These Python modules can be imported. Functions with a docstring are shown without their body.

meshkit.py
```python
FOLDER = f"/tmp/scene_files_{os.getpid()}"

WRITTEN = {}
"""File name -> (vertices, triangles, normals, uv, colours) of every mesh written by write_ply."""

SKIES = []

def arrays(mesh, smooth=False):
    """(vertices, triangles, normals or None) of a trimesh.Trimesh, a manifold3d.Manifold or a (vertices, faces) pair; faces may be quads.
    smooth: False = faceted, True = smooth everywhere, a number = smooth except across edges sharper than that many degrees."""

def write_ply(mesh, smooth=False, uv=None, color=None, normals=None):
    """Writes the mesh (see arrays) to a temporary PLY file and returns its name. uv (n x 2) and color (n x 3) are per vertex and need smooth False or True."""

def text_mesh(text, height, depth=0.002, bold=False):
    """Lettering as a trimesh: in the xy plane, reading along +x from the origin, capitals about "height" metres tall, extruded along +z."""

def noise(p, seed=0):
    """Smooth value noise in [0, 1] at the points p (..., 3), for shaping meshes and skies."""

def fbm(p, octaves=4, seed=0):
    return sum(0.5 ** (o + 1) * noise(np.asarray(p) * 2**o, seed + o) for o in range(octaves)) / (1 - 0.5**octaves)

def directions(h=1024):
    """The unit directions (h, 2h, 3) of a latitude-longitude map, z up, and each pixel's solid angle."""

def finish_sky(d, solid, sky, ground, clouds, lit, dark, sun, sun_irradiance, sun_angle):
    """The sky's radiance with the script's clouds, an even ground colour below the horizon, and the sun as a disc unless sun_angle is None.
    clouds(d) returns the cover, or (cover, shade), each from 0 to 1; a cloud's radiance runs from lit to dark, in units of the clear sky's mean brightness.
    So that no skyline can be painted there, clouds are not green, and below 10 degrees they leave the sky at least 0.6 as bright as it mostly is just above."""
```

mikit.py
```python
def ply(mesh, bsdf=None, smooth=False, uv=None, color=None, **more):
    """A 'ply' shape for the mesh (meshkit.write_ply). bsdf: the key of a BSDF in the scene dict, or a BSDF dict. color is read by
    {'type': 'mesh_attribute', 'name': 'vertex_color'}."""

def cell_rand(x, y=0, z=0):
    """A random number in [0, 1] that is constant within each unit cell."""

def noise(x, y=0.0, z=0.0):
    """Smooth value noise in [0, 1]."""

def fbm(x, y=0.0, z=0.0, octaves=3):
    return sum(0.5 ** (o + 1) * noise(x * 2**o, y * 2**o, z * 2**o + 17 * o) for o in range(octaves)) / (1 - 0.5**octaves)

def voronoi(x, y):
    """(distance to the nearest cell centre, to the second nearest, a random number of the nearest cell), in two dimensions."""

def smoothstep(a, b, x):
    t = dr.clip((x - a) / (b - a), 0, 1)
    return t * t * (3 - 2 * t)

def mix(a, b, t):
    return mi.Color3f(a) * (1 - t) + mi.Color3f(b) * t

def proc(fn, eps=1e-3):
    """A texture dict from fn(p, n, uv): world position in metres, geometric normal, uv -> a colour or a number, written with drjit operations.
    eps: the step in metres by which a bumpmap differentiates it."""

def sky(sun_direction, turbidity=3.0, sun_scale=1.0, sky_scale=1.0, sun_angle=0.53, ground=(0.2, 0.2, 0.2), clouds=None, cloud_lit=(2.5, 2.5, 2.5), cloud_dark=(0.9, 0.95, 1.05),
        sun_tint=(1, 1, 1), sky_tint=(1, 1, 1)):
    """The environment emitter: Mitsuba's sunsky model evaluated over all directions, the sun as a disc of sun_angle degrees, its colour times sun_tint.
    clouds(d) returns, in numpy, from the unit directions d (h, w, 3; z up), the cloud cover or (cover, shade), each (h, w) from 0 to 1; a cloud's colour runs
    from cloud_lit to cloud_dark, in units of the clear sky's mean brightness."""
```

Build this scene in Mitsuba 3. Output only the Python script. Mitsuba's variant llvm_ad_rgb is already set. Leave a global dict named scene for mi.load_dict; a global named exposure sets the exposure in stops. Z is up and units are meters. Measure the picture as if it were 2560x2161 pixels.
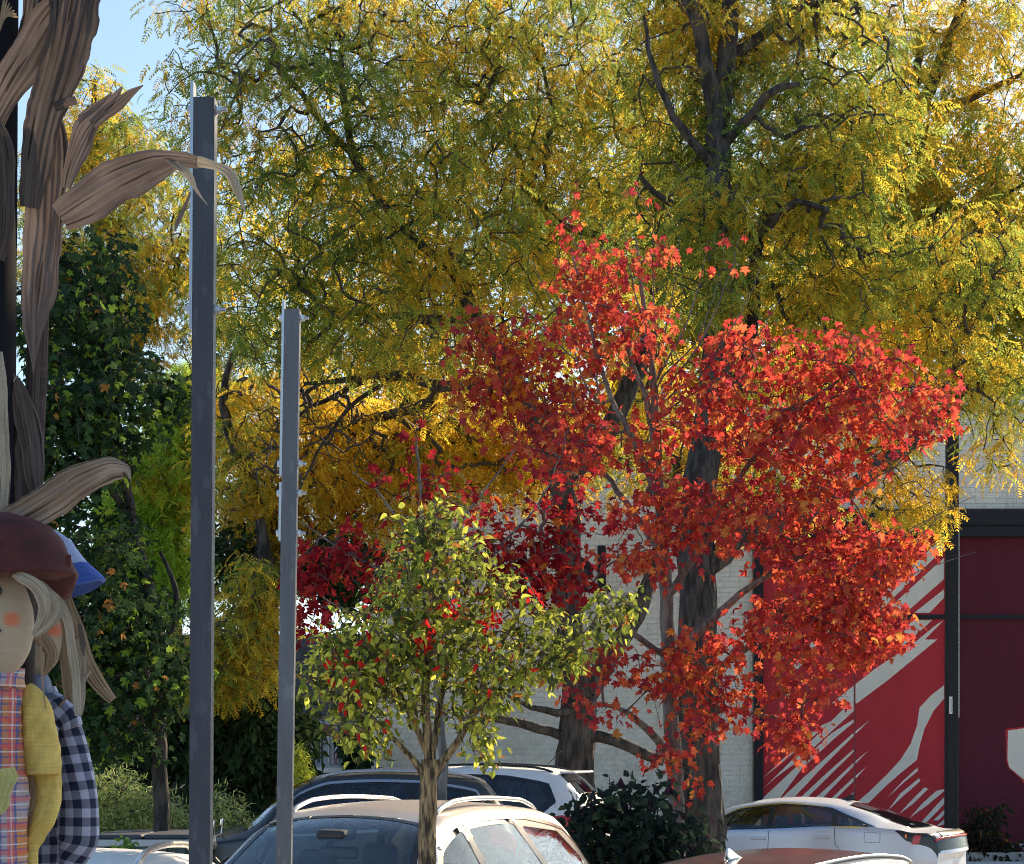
import math, numpy as np, trimesh, shapely, shapely.geometry as sg, mitsuba as mi, drjit as dr, mikit, meshkit
from shapely import affinity
from scipy.interpolate import PchipInterpolator
from scipy.spatial import cKDTree
from trimesh.creation import box as tbox, cylinder as tcyl, icosphere, extrude_polygon, revolve
T4 = mi.ScalarTransform4f
scene, labels = {'type': 'scene'}, {}

# ---------------------------------------------------------------- camera, sky, exposure
F, CX, HY, HC = 5133.0, 1280.0, 1866.0, 2.05          # focal length in photo pixels, horizon row, eye height
scene['camera'] = dict(type='perspective', fov=2 * math.degrees(math.atan(1280 / F)), fov_axis='x', near_clip=0.2, far_clip=3000.0,
                       principal_point_offset_y=-(HY - 1080.5) / 2161,
                       to_world=T4().look_at(origin=[0, 0, HC], target=[0, 10, HC], up=[0, 0, 1]))
SUN = np.array([0.54, 0.68, 0.52])
scene['sky'] = mikit.sky(SUN.tolist(), turbidity=3.0, sun_scale=1.0, sky_scale=1.0, ground=(0.16, 0.15, 0.14))
exposure = 2.85


def P(px, py, D):
    return np.array([(px - CX) / F * D, D, HC + (HY - py) / F * D])


# ---------------------------------------------------------------- helpers
used = {}


def numbered(k):
    n = used.get(k, 0)
    used[k] = n + 1
    return k if n == 0 else f'{k}_{n:03d}'


def thing(name, label, cat, group=None):
    k = numbered(name)
    labels[k] = {'label': label, 'category': cat}
    if group:
        labels[k]['group'] = group
    return k


def emit(name, mesh, bsdf, parent=None, smooth=False, label=None, kind=None, **kw):
    k = numbered(parent + '__' + name if parent else name)
    scene[k] = mikit.ply(mesh, bsdf, smooth=smooth, **kw)
    l = {a: b for a, b in (('label', label), ('kind', kind)) if b}
    if l:
        labels[k] = l
    return k


def struct(name, mesh, bsdf, smooth=False):
    return emit(name, mesh, bsdf, None, smooth, kind='structure')


def cat(ms):
    vs, fs, n = [], [], 0
    for v, f in ((np.asarray(m.vertices), np.asarray(m.faces)) if hasattr(m, 'faces') else m for m in ms):
        vs.append(v)
        fs.append(np.asarray(f) + n)
        n += len(v)
    return np.vstack(vs), np.vstack(fs)


def bx(x0, x1, y0, y1, z0, z1):
    m = tbox([x1 - x0, y1 - y0, z1 - z0])
    m.apply_translation([(x0 + x1) / 2, (y0 + y1) / 2, (z0 + z1) / 2])
    return m


def rbox(size, r, center=(0, 0, 0), n=8):
    """A box with rounded edges."""
    import manifold3d as m3
    s = np.array(size) / 2 - r
    sp = m3.Manifold.sphere(r, n)
    pts = [sp.translate([a * s[0], b * s[1], c * s[2]]) for a in (-1, 1) for b in (-1, 1) for c in (-1, 1)]
    h = m3.Manifold.batch_hull(pts).to_mesh()
    return trimesh.Trimesh(h.vert_properties[:, :3] + np.array(center), h.tri_verts, process=False)


def rod(a, b, r, sides=10):
    return tube([a, (np.array(a) + b) / 2, b], [r, r, r], sides)


def tube(points, radii, sides=6, ridge=0.0, seed=0):
    p = np.asarray(points, float)
    n = len(p)
    r = np.broadcast_to(np.asarray(radii, float), (n,))
    t = np.gradient(p, axis=0)
    t /= np.linalg.norm(t, axis=1, keepdims=True) + 1e-12
    a = np.zeros((n, 3))
    ref = np.array([0.93, 0.1, 0.36]) if abs(t[0] @ [0.93, 0.1, 0.36]) < 0.9 else np.array([0, 1.0, 0])
    for i in range(n):
        ref = ref - t[i] * (ref @ t[i])
        ref /= np.linalg.norm(ref) + 1e-12
        a[i] = ref
    b = np.cross(t, a)
    ang = np.arange(sides) * 2 * np.pi / sides
    rr = np.repeat(r[:, None], sides, 1)
    if ridge:
        q = np.stack(np.broadcast_arrays(np.cos(ang)[None] * 3.1, np.sin(ang)[None] * 3.1, np.arange(n)[:, None] * 0.16), -1)
        rr = rr * (1 + ridge * (2 * meshkit.fbm(q, 3, seed) - 1))
        if sides > 20:
            q2 = np.stack(np.broadcast_arrays(np.cos(ang)[None] * 5.5, np.sin(ang)[None] * 5.5, np.arange(n)[:, None] * 0.22), -1)
            rr = rr * (1 - 0.13 * np.abs(2 * meshkit.fbm(q2, 2, seed + 3) - 1) / 0.5)
    v = p[:, None] + rr[..., None] * (np.cos(ang)[None, :, None] * a[:, None] + np.sin(ang)[None, :, None] * b[:, None])
    i, j = np.meshgrid(np.arange(n - 1), np.arange(sides), indexing='ij')
    j2 = (j + 1) % sides
    q = np.stack([i * sides + j, i * sides + j2, (i + 1) * sides + j2, (i + 1) * sides + j], -1).reshape(-1, 4)
    f = np.vstack([q[:, [0, 1, 2]], q[:, [0, 2, 3]]])
    v = np.vstack([v.reshape(-1, 3), p[:1], p[-1:]])
    k = np.arange(sides)
    caps = np.vstack([np.stack([k * 0 + n * sides, (k + 1) % sides, k], 1), np.stack([k * 0 + n * sides + 1, (n - 1) * sides + k, (n - 1) * sides + (k + 1) % sides], 1)])
    return v, np.vstack([f, caps])


def spline(pts, step):
    """A smooth curve through the points (columns may hold radii), about STEP apart."""
    p = np.asarray(pts, float)
    if len(p) == 2:
        p = np.vstack([p[0], p.mean(0), p[1]])
    d = np.r_[0, np.cumsum(np.linalg.norm(np.diff(p[:, :3], axis=0), axis=1))]
    n = max(3, int(d[-1] / step) + 1)
    return PchipInterpolator(d, p)(np.linspace(0, d[-1], n))


def unit(v):
    return v / (np.linalg.norm(v, axis=-1, keepdims=True) + 1e-12)


# ---------------------------------------------------------------- materials
def rgb(*c):
    return {'type': 'rgb', 'value': list(c)}


def mat(key, color, rough=0.6, twosided=True, **kw):
    b = {'type': 'principled', 'base_color': color if isinstance(color, dict) else rgb(*color), 'roughness': rough, **kw}
    scene[key] = {'type': 'twosided', 'b': b} if twosided else b
    return key


VC = {'type': 'mesh_attribute', 'name': 'vertex_color'}


def leafmat(key, rough, trans, color=VC):
    scene[key] = {'type': 'principledthin', 'base_color': color, 'roughness': rough, 'diff_trans': trans, 'eta': 1.45, 'spec_trans': 0.0}


leafmat('m_leaf', 0.34, 1.2)
leafmat('m_leaf_red', 0.33, 1.0)
leafmat('m_leaf_gloss', 0.22, 1.0)
leafmat('m_leaf_dull', 0.5, 0.6)


def bumped(key, color, rough, fn, scale, eps=2e-3, **kw):
    scene[key] = {'type': 'twosided', 'b': {'type': 'bumpmap', 'arbitrary': mikit.proc(fn, eps), 'scale': scale, 'b': {'type': 'principled', 'base_color': color, 'roughness': rough, **kw}}}
    return key


def bark_tone(c0, c1, fx, fz):
    def fn(p, n, uv):
        a = mikit.fbm(p.x * fx, p.y * fx, p.z * fz, 3)
        return mikit.mix(c0, c1, mikit.smoothstep(0.3, 0.7, a))
    return mikit.proc(fn)


def bark_bump(p, n, uv):
    w = mikit.noise(p.x * 9, p.y * 9, p.z * 5) * 1.3
    return mikit.fbm(p.x * 24 + w, p.y * 24 + w, p.z * 5, 3)


def bark_bump_fine(p, n, uv):
    w = mikit.noise(p.x * 20, p.y * 20, p.z * 12) * 1.2
    return mikit.fbm(p.x * 85 + w, p.y * 85 + w, p.z * 16, 3)


bumped('m_bark_dark', bark_tone((0.022, 0.019, 0.017), (0.085, 0.07, 0.058), 20, 4), 0.85, bark_bump, 0.035)
bumped('m_bark_grey', bark_tone((0.10, 0.09, 0.085), (0.22, 0.20, 0.18), 30, 5), 0.8, bark_bump_fine, 0.012)
bumped('m_bark_pear', bark_tone((0.05, 0.036, 0.025), (0.36, 0.27, 0.15), 75, 11), 0.8, bark_bump_fine, 0.045)
mat('m_twig', (0.06, 0.05, 0.045), 0.8)
mat('m_twig_red', (0.13, 0.09, 0.08), 0.7)
mat('m_black', (0.012, 0.013, 0.016), 0.45)
mat('m_rubber', (0.02, 0.02, 0.02), 0.8)
mat('m_trim', (0.012, 0.012, 0.013), 0.25, clearcoat=0.6)
mat('m_interior', (0.035, 0.037, 0.042), 0.8)
mat('m_seat', (0.10, 0.10, 0.105), 0.8)
mat('m_chrome', (0.75, 0.75, 0.76), 0.14, metallic=1.0)
mat('m_rail', (0.55, 0.54, 0.53), 0.28, metallic=0.8)
mat('m_tail', (0.45, 0.02, 0.015), 0.15, clearcoat=1.0)
mat('m_lampclear', (0.55, 0.55, 0.56), 0.12, metallic=0.5, clearcoat=1.0)
mat('m_amber', (0.75, 0.20, 0.02), 0.2, clearcoat=1.0)
for k, t in (('m_glass', 0.72), ('m_glass_green', 0.6), ('m_glass_dark', 0.14), ('m_glass_mid', 0.42)):
    tint = (t * 0.97, t, t * 0.99) if k != 'm_glass_green' else (t * 0.8, t, t * 0.92)
    scene[k] = {'type': 'thindielectric', 'int_ior': 1.52, 'specular_transmittance': rgb(*tint)}


def paint(key, c, metallic=0.35, rough=0.32):
    return mat(key, c, rough, metallic=metallic, clearcoat=1.0, clearcoat_gloss=0.95)


paint('m_paint_beige', (0.50, 0.445, 0.40), 0.5)
paint('m_paint_dark', (0.045, 0.047, 0.052), 0.3)
paint('m_paint_white', (0.78, 0.78, 0.78), 0.0, 0.3)
paint('m_paint_silverwhite', (0.56, 0.58, 0.63), 0.2, 0.25)
paint('m_paint_grey', (0.10, 0.10, 0.115), 0.6, 0.18)
paint('m_paint_pale', (0.74, 0.72, 0.69), 0.2)

# ---------------------------------------------------------------- ground
def paving(p, n, uv):
    a = mikit.fbm(p.x * 0.7, p.y * 0.7, 0, 3)
    b = mikit.noise(p.x * 60, p.y * 60, 3)
    return mikit.mix((0.27, 0.26, 0.245), (0.36, 0.35, 0.33), a * 0.7 + b * 0.3)


def dirt(p, n, uv):
    return mikit.mix((0.10, 0.11, 0.05), (0.16, 0.13, 0.09), mikit.smoothstep(0.4, 0.6, mikit.fbm(p.x * 0.4, p.y * 0.4, 0, 3)))


mat('m_paving', mikit.proc(paving), 0.9)
mat('m_dirt', mikit.proc(dirt), 0.95)
mat('m_concrete', mikit.proc(lambda p, n, uv: mikit.mix((0.30, 0.29, 0.27), (0.42, 0.41, 0.39), mikit.fbm(p.x * 3, p.y * 3, p.z * 3, 3))), 0.9)
mat('m_line', (0.6, 0.6, 0.58), 0.8)
struct('ground', bx(-600, 600, -300, 900, -1.0, -0.01), 'm_dirt')
struct('parking_lot', bx(-40, 40, 5.9, 36.5, -0.3, 0.0), 'm_paving')
struct('sidewalk', bx(-40, 40, -6, 5.9, -0.3, 0.45), 'm_concrete')
isl = [bx(-5.5, 7, 17.0, 21.8, -0.1, 0.14), bx(-8, 9, 30.2, 32.6, -0.1, 0.13), bx(-14, 14, 36.6, 40, -0.1, 0.15)]
struct('planting_bed', cat([bx(-5.4, 6.9, 17.1, 21.7, 0.0, 0.155), bx(-7.9, 8.9, 30.3, 32.5, 0, 0.145)]), 'm_dirt')
struct('kerb', cat(isl), 'm_concrete')
struct('parking_line', cat([bx(x, x + 0.1, 7.5, 12.5, -0.05, 0.004) for x in np.arange(-7.4, 8, 2.7)]), 'm_line')

# ---------------------------------------------------------------- building with painted brick and mural
DW = 40.0
S = DW / F


def wallp(px, py):
    return (px - CX) * S, HC + (HY - py) * S


def ppoly(pts, y0, depth):
    """A polygon given on the wall in photo pixels, as a plate of its own on the wall."""
    g = sg.Polygon([wallp(*q) for q in pts]).buffer(0)
    out = []
    for h in getattr(g, 'geoms', [g]):
        m = extrude_polygon(h, depth, engine='earcut')
        v = np.array(m.vertices)
        out.append((np.stack([v[:, 0], y0 - v[:, 2], v[:, 1]], 1), m.faces[:, ::-1]))
    return cat(out)


def brick_col(a):
    def fn(p, n, uv):
        d = mikit.fbm(p.x * 1.3, p.z * 1.3, p.y, 3)
        f = mikit.fbm(p.x * 22, p.z * 22, 1, 2)
        return mikit.mix(a, (a[0] * 0.8, a[1] * 0.79, a[2] * 0.76), mikit.smoothstep(0.35, 0.75, d * 0.6 + f * 0.4))
    return mikit.proc(fn)


mat('m_brick_a', brick_col((0.78, 0.72, 0.60)), 0.75)
mat('m_brick_b', brick_col((0.755, 0.70, 0.585)), 0.75)
mat('m_mortar', (0.62, 0.585, 0.52), 0.9)
mat('m_mural_red', mikit.proc(lambda p, n, uv: mikit.mix((0.40, 0.026, 0.034), (0.55, 0.040, 0.046), mikit.fbm(p.x * 1.2, p.z * 0.6, 0, 4) * 0.6 + mikit.fbm(p.x * 7, p.z * 2, 4, 3) * 0.4)), 0.7, specular=0.25)
mat('m_mural_maroon', mikit.proc(lambda p, n, uv: mikit.mix((0.075, 0.010, 0.020), (0.125, 0.020, 0.033), mikit.fbm(p.x * 1.2, p.z * 0.6, 0, 4) * 0.6 + mikit.fbm(p.x * 7, p.z * 2, 4, 3) * 0.4)), 0.75, specular=0.2)
mat('m_mural_white', mikit.proc(lambda p, n, uv: mikit.mix((0.68, 0.63, 0.52), (0.74, 0.69, 0.58), mikit.fbm(p.x * 4, p.z * 4, 0, 3))), 0.6)
mat('m_blacktrim', (0.014, 0.015, 0.019), 0.6, specular=0.25)
mat('m_pole', (0.010, 0.011, 0.015), 0.85, specular=0.06)
b = thing('brick_building', 'white painted brick building with red and maroon mural panels in black frames', 'building')
xl, xr = wallp(925, 0)[0], wallp(3050, 0)[0]
ztop, zlow = 8.9, 7.5
emit('wall', cat([bx(xl, wallp(1884, 0)[0], DW + 0.012, DW + 12, -0.2, zlow), bx(wallp(1884, 0)[0], xr, DW + 0.012, DW + 12, -0.2, ztop)]), 'm_mortar', b)
emit('coping', cat([bx(xl - 0.08, wallp(1880, 0)[0], DW - 0.07, DW + 12.1, zlow, zlow + 0.2), bx(wallp(1882, 0)[0], xr + 0.08, DW - 0.07, DW + 12.1, ztop, ztop + 0.22)]), 'm_blacktrim', b)
mx0, mx1 = wallp(1884, 0)[0], xr
mz1 = wallp(0, 1278)[1]
rng = np.random.default_rng(5)
CH, BL = 0.102, 0.40
unitb = bx(0, 1, -0.012, 0.02, 0, CH - 0.006)
bricks = []
for c in range(int(ztop / CH)):
    z = 0.15 + c * CH
    if z + CH > ztop:
        break
    x = (xl if z + CH < zlow else mx0) - (0.5 * BL if c % 2 else 0)
    while x < xr:
        x0, x1 = max(x, xl if z + CH < zlow else mx0), min(x + BL, xr)
        x += BL
        if z < mz1 + 0.02:
            x1 = min(x1, mx0 - 0.02)
        if x1 - x0 > 0.04:
            bricks.append((x0, x1 - 0.005, z))
bpx = np.array([((q[0] + q[1]) / 2 / S + CX, HY - (q[2] + 0.05 - HC) / S) for q in bricks])
show = np.zeros(len(bricks))
for (a0, a1, c0, c1, w) in ((1050, 1400, 1780, 1935, 3), (1780, 1884, 1840, 2070, 3), (2395, 2560, 1060, 1275, 2.5), (925, 1050, 1890, 1950, 2), (1490, 1640, 1750, 1960, 3), (1580, 1660, 1500, 1700, 2)):
    show = np.maximum(show, w * ((bpx[:, 0] > a0) & (bpx[:, 0] < a1) & (bpx[:, 1] > c0) & (bpx[:, 1] < c1)))
best = set(np.argsort(-(show + rng.random(len(bricks)) * 0.9))[:300].tolist())
pl = [mikit.ply(unitb, m) for m in ('m_brick_a', 'm_brick_b')]
rest = [[], []]
for i, (x0, x1, z) in enumerate(bricks):
    y = DW - rng.random() * 0.007
    k = int(rng.random() < 0.4)
    if i in best:
        scene[numbered(b + '__wall__brick')] = {**pl[k], 'to_world': T4().translate([x0, y, z]).scale([x1 - x0, 1, 1])}
    else:
        rest[k].append(bx(x0, x1, y - 0.012, y + 0.02, z, z + CH - 0.006))
emit('brickwork', cat(rest[0] + rest[1]), 'm_brick_a', b + '__wall', kind='stuff')
# black frames and panels
zt0, zt1 = wallp(0, 1345)[1], mz1
emit('beam', bx(mx0, mx1, DW - 0.30, DW + 0.01, zt0 + 0.22, zt1), 'm_blacktrim', b)
emit('beam', bx(mx0, mx1, DW - 0.24, DW + 0.01, zt0, zt0 + 0.215), 'm_blacktrim', b)
for (p0, p1) in ((1884, 1906), (2367, 2393), (2836, 2858)):
    emit('mullion', bx(wallp(p0, 0)[0], wallp(p1, 0)[0], DW - 0.14, DW + 0.01, 0.1, zt0), 'm_blacktrim', b)
zr0, zr1 = wallp(0, 1549)[1], wallp(0, 1538)[1]
for (p0, p1, m) in ((1906, 2367, 'm_mural_red'), (2393, 2836, 'm_mural_maroon')):
    emit('rail', bx(wallp(p0, 0)[0], wallp(p1, 0)[0], DW - 0.10, DW + 0.01, zr0, zr1), 'm_blacktrim', b)
    for (z0, z1) in ((0.15, zr0), (zr1, zt0)):
        e = (2134, 2137) if m == 'm_mural_red' else (2640, 2643)
        for (q0, q1) in ((p0, e[0]), (e[1], p1)):
            emit('mural_panel', bx(wallp(q0, 0)[0], wallp(q1, 0)[0], DW - 0.04, DW + 0.008, z0, z1), m, b)
z8 = lambda q: [(1900 + x * 0.318, 1600 + y * 0.318) for x, y in q]
z1_ = lambda q: [(1800 + x * 0.425, 900 + y * 0.425) for x, y in q]
stripes = [z8(q) for q in (
    [(20, 1090), (180, 935), (470, 680), (560, 640), (250, 900)], [(25, 1170), (290, 905), (700, 500), (735, 500), (735, 560), (330, 930), (120, 1085)],
    [(15, 1285), (15, 1250), (250, 1030), (560, 735), (735, 625), (735, 650), (590, 770), (330, 1010), (135, 1270)],
    [(245, 1262), (150, 1262), (350, 1075), (735, 730), (860, 632), (735, 755), (480, 1010)], [(345, 1265), (290, 1265), (520, 1050), (735, 860), (765, 838), (735, 880)],
    [(410, 1265), (560, 1130), (735, 965), (845, 875), (735, 990), (470, 1265)], [(540, 1265), (735, 1080), (830, 1003), (735, 1110), (580, 1265)], [(645, 1280), (735, 1195), (762, 1172), (665, 1280)],
    [(750, 1285), (850, 1200), (1000, 1055), (1100, 945), (1180, 820), (1230, 680), (1250, 535), (1340, 440), (1447, 355), (1447, 460), (1360, 560), (1290, 700), (1250, 840), (1230, 945), (1100, 1050), (980, 1155), (850, 1285)],
    [(1000, 1240), (1120, 1110), (1235, 1005), (1235, 1035), (1130, 1120)], [(1000, 1345), (1100, 1210), (1245, 1090), (1258, 1110), (1110, 1240)],
    [(1090, 1370), (1190, 1260), (1290, 1160), (1320, 1172), (1200, 1290)], [(1175, 1400), (1270, 1290), (1380, 1190), (1445, 1172), (1445, 1190), (1300, 1310)],
    [(1250, 1450), (1330, 1360), (1445, 1235), (1445, 1290), (1380, 1360), (1290, 1450)], [(1360, 1420), (1445, 1335), (1445, 1375), (1400, 1420)], [(1380, 1470), (1445, 1410), (1445, 1450)],
    [(560, 500), (900, 230), (1250, 0), (1390, 0), (1000, 320), (760, 500)], [(240, 230), (420, 0), (480, 0), (300, 230)])]
stripes += [z1_(q) for q in ([(860, 1490), (1010, 1320), (1317, 1040), (1317, 1110), (1000, 1420), (930, 1490)], [(960, 1490), (1317, 1165), (1317, 1290), (1090, 1490)],
                             [(1140, 1490), (1317, 1350), (1317, 1400), (1230, 1490)], [(1130, 1530), (1250, 1530), (1120, 1645), (1030, 1720), (1000, 1720)], [(1270, 1560), (1317, 1530), (1190, 1660), (1060, 1764), (1020, 1764)])]
for q in stripes:
    for (c0, c1) in ((1907, 2133), (2138, 2359)):
        g = sg.Polygon(q).buffer(0).intersection(sg.box(c0, 1346, c1, 2200)).difference(sg.box(0, 1536, 3000, 1551))
        for h in getattr(g, 'geoms', [g]):
            if h.area > 30:
                emit('white_stripe', ppoly(list(h.exterior.coords)[:-1], DW - 0.041, 0.006), 'm_mural_white', b)
half = [(1925, 705), (2080, 680), (2160, 672)], [(2160, 1240), (2075, 1140), (2040, 1090), (1950, 1010), (1930, 960)]
mir = lambda q: [(4320 - x, y) for x, y in q]
out_ = half[0] + mir(half[0])[::-1][1:] + mir(half[1])[::-1] + half[1][1:]
emit('emblem_border', ppoly(z8(out_), DW - 0.041, 0.006), 'm_mural_red', b, label='red outlined pale shield shape on the maroon panel')
inn = [(1945, 715), (2080, 695), (2160, 690), (2240, 695), (2375, 715), (2380, 940), (2365, 1005), (2245, 1105), (2160, 1200), (2075, 1105), (1955, 1005), (1940, 940)]
emit('emblem', ppoly(z8(inn), DW - 0.047, 0.006), 'm_mural_white', b)
tm = meshkit.text_mesh('el', 0.86, 0.04, bold=True)
v = np.array(tm.vertices)
bx0, bz0 = wallp(1508, 1479)
cut = v[:, 0].max()
v2 = np.stack([bx0 - (cut - 0.16) + v[:, 0], DW - 0.016 - v[:, 2], bz0 + v[:, 1]], 1)
lk = thing('wall_lettering', 'black raised letters on white brick wall half hidden by tree trunk', 'lettering')
for comp in trimesh.Trimesh(v2, np.array(tm.faces)[:, ::-1], process=True).split(only_watertight=False):
    emit('letter', comp, 'm_blacktrim', lk)
# ---------------------------------------------------------------- foliage tools
def leaf_batch(tv, tf, pos, X, Z, scale, col):
    """Copies of a leaf (X = along it, Z = its upper side) as one mesh with a colour per vertex."""
    X = unit(X)
    Y = unit(np.cross(Z, X))
    Z = np.cross(X, Y)
    v = pos[:, None] + scale[:, None, None] * (tv[None, :, :1] * X[:, None] + tv[None, :, 1:2] * Y[:, None] + tv[None, :, 2:] * Z[:, None])
    n, k = len(pos), len(tv)
    f = (tf[None] + (np.arange(n) * k)[:, None, None]).reshape(-1, 3)
    tone = 1 + 0.16 * np.sin(np.arange(k) * 2.4)[None, :, None] * [1.0, 1.0, 0.6]
    return v.reshape(-1, 3), f, np.clip(col[:, None] * tone, 0, 1).reshape(-1, 3)


def join(parts):
    V, Fc, C, n = [], [], [], 0
    for v, f, c in parts:
        V.append(v)
        Fc.append(f + n)
        C.append(c)
        n += len(v)
    return np.vstack(V), np.vstack(Fc), np.vstack(C)


def pinnate(pairs, droop, width, seed):
    """A feathery compound leaf: narrow leaflets either side of a drooping stalk."""
    r = np.random.default_rng(seed)
    v, f = [], []
    for i in range(pairs):
        t = (i + 1.0) / (pairs + 0.5)
        c = np.array([t * (1 - 0.25 * droop * t), 0, -droop * t * t * 0.55])
        L = 0.24 * (1 - 0.45 * abs(t - 0.45) * 1.6)
        for s in (-1, 1):
            a = math.radians(62 - 22 * t + r.normal() * 9)
            d = np.array([math.cos(a), s * math.sin(a), -0.25 - 0.35 * r.random()])
            e = np.array([d[1], -d[0], 0.25 * s])
            e /= np.linalg.norm(e)
            k = len(v)
            v += [c - d * 0.01, c + d * L * 0.5 + e * width, c + d * L, c + d * L * 0.5 - e * width]
            f += [[k, k + 1, k + 2], [k, k + 2, k + 3]] if width > 0.034 else [[k, k + 1, k + 2]]
    return np.array(v), np.array(f)


PIN = [pinnate(6, d, 0.05, s) for d, s in ((0.35, 1), (0.65, 2), (1.0, 3))]
PINF = [pinnate(4, d, 0.075, s) for d, s in ((0.6, 4), (1.1, 5))]


def maple_leaf(droop, twist=0.0):
    half = np.array([[0.0, 0], [0.02, 0.16], [0.20, 0.40], [0.30, 0.20], [0.50, 0.48], [0.66, 0.33], [0.62, 0.14], [1.0, 0.0]])
    o = np.vstack([half, half[-2:0:-1] * [1, -1]])
    r = np.hypot(o[:, 0] - 0.35, o[:, 1])
    z = -droop * r * r + 0.14 * np.abs(o[:, 1]) + twist * o[:, 0] * o[:, 1]
    v = np.vstack([[[0.35, 0, 0.02]], np.column_stack([o, z])])
    n = len(o)
    return v, np.array([[0, 1 + i, 1 + (i + 1) % n] for i in range(n)])


def oval_leaf(w, droop, fold):
    t = np.array([0.08, 0.3, 0.55, 0.8])
    h = w * np.array([0.55, 1.0, 0.85, 0.45])
    z = -droop * t * t
    v = [[0, 0, 0]] + [[a, 0, c] for a, c in zip(t, z)] + [[1, 0, -droop]] + [[a, b, c + fold * b] for a, b, c in zip(t, h, z)] + [[a, -b, c + fold * b] for a, b, c in zip(t, h, z)]
    f = []
    for s, o in ((1, 6), (-1, 10)):
        q = [[0, 1, o]] + [x for i in range(3) for x in ([1 + i, 2 + i, o + i + 1], [1 + i, o + i + 1, o + i])] + [[4, 5, o + 3]]
        f += q if s > 0 else [x[::-1] for x in q]
    return np.array(v), np.array(f)


MAP = [maple_leaf(d, w) for d, w in ((0.15, 0.3), (0.5, -0.6), (0.9, 0.2), (1.3, 0.9))]
OVA = [oval_leaf(0.3, d, f) for d, f in ((0.15, 0.3), (0.45, 0.5), (0.8, 0.2))]
BROAD = [oval_leaf(0.36, d, f) for d, f in ((0.25, 0.2), (0.6, 0.3))]
LANCE = [oval_leaf(0.09, d, 0.3) for d in (0.3, 0.9)]


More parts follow.
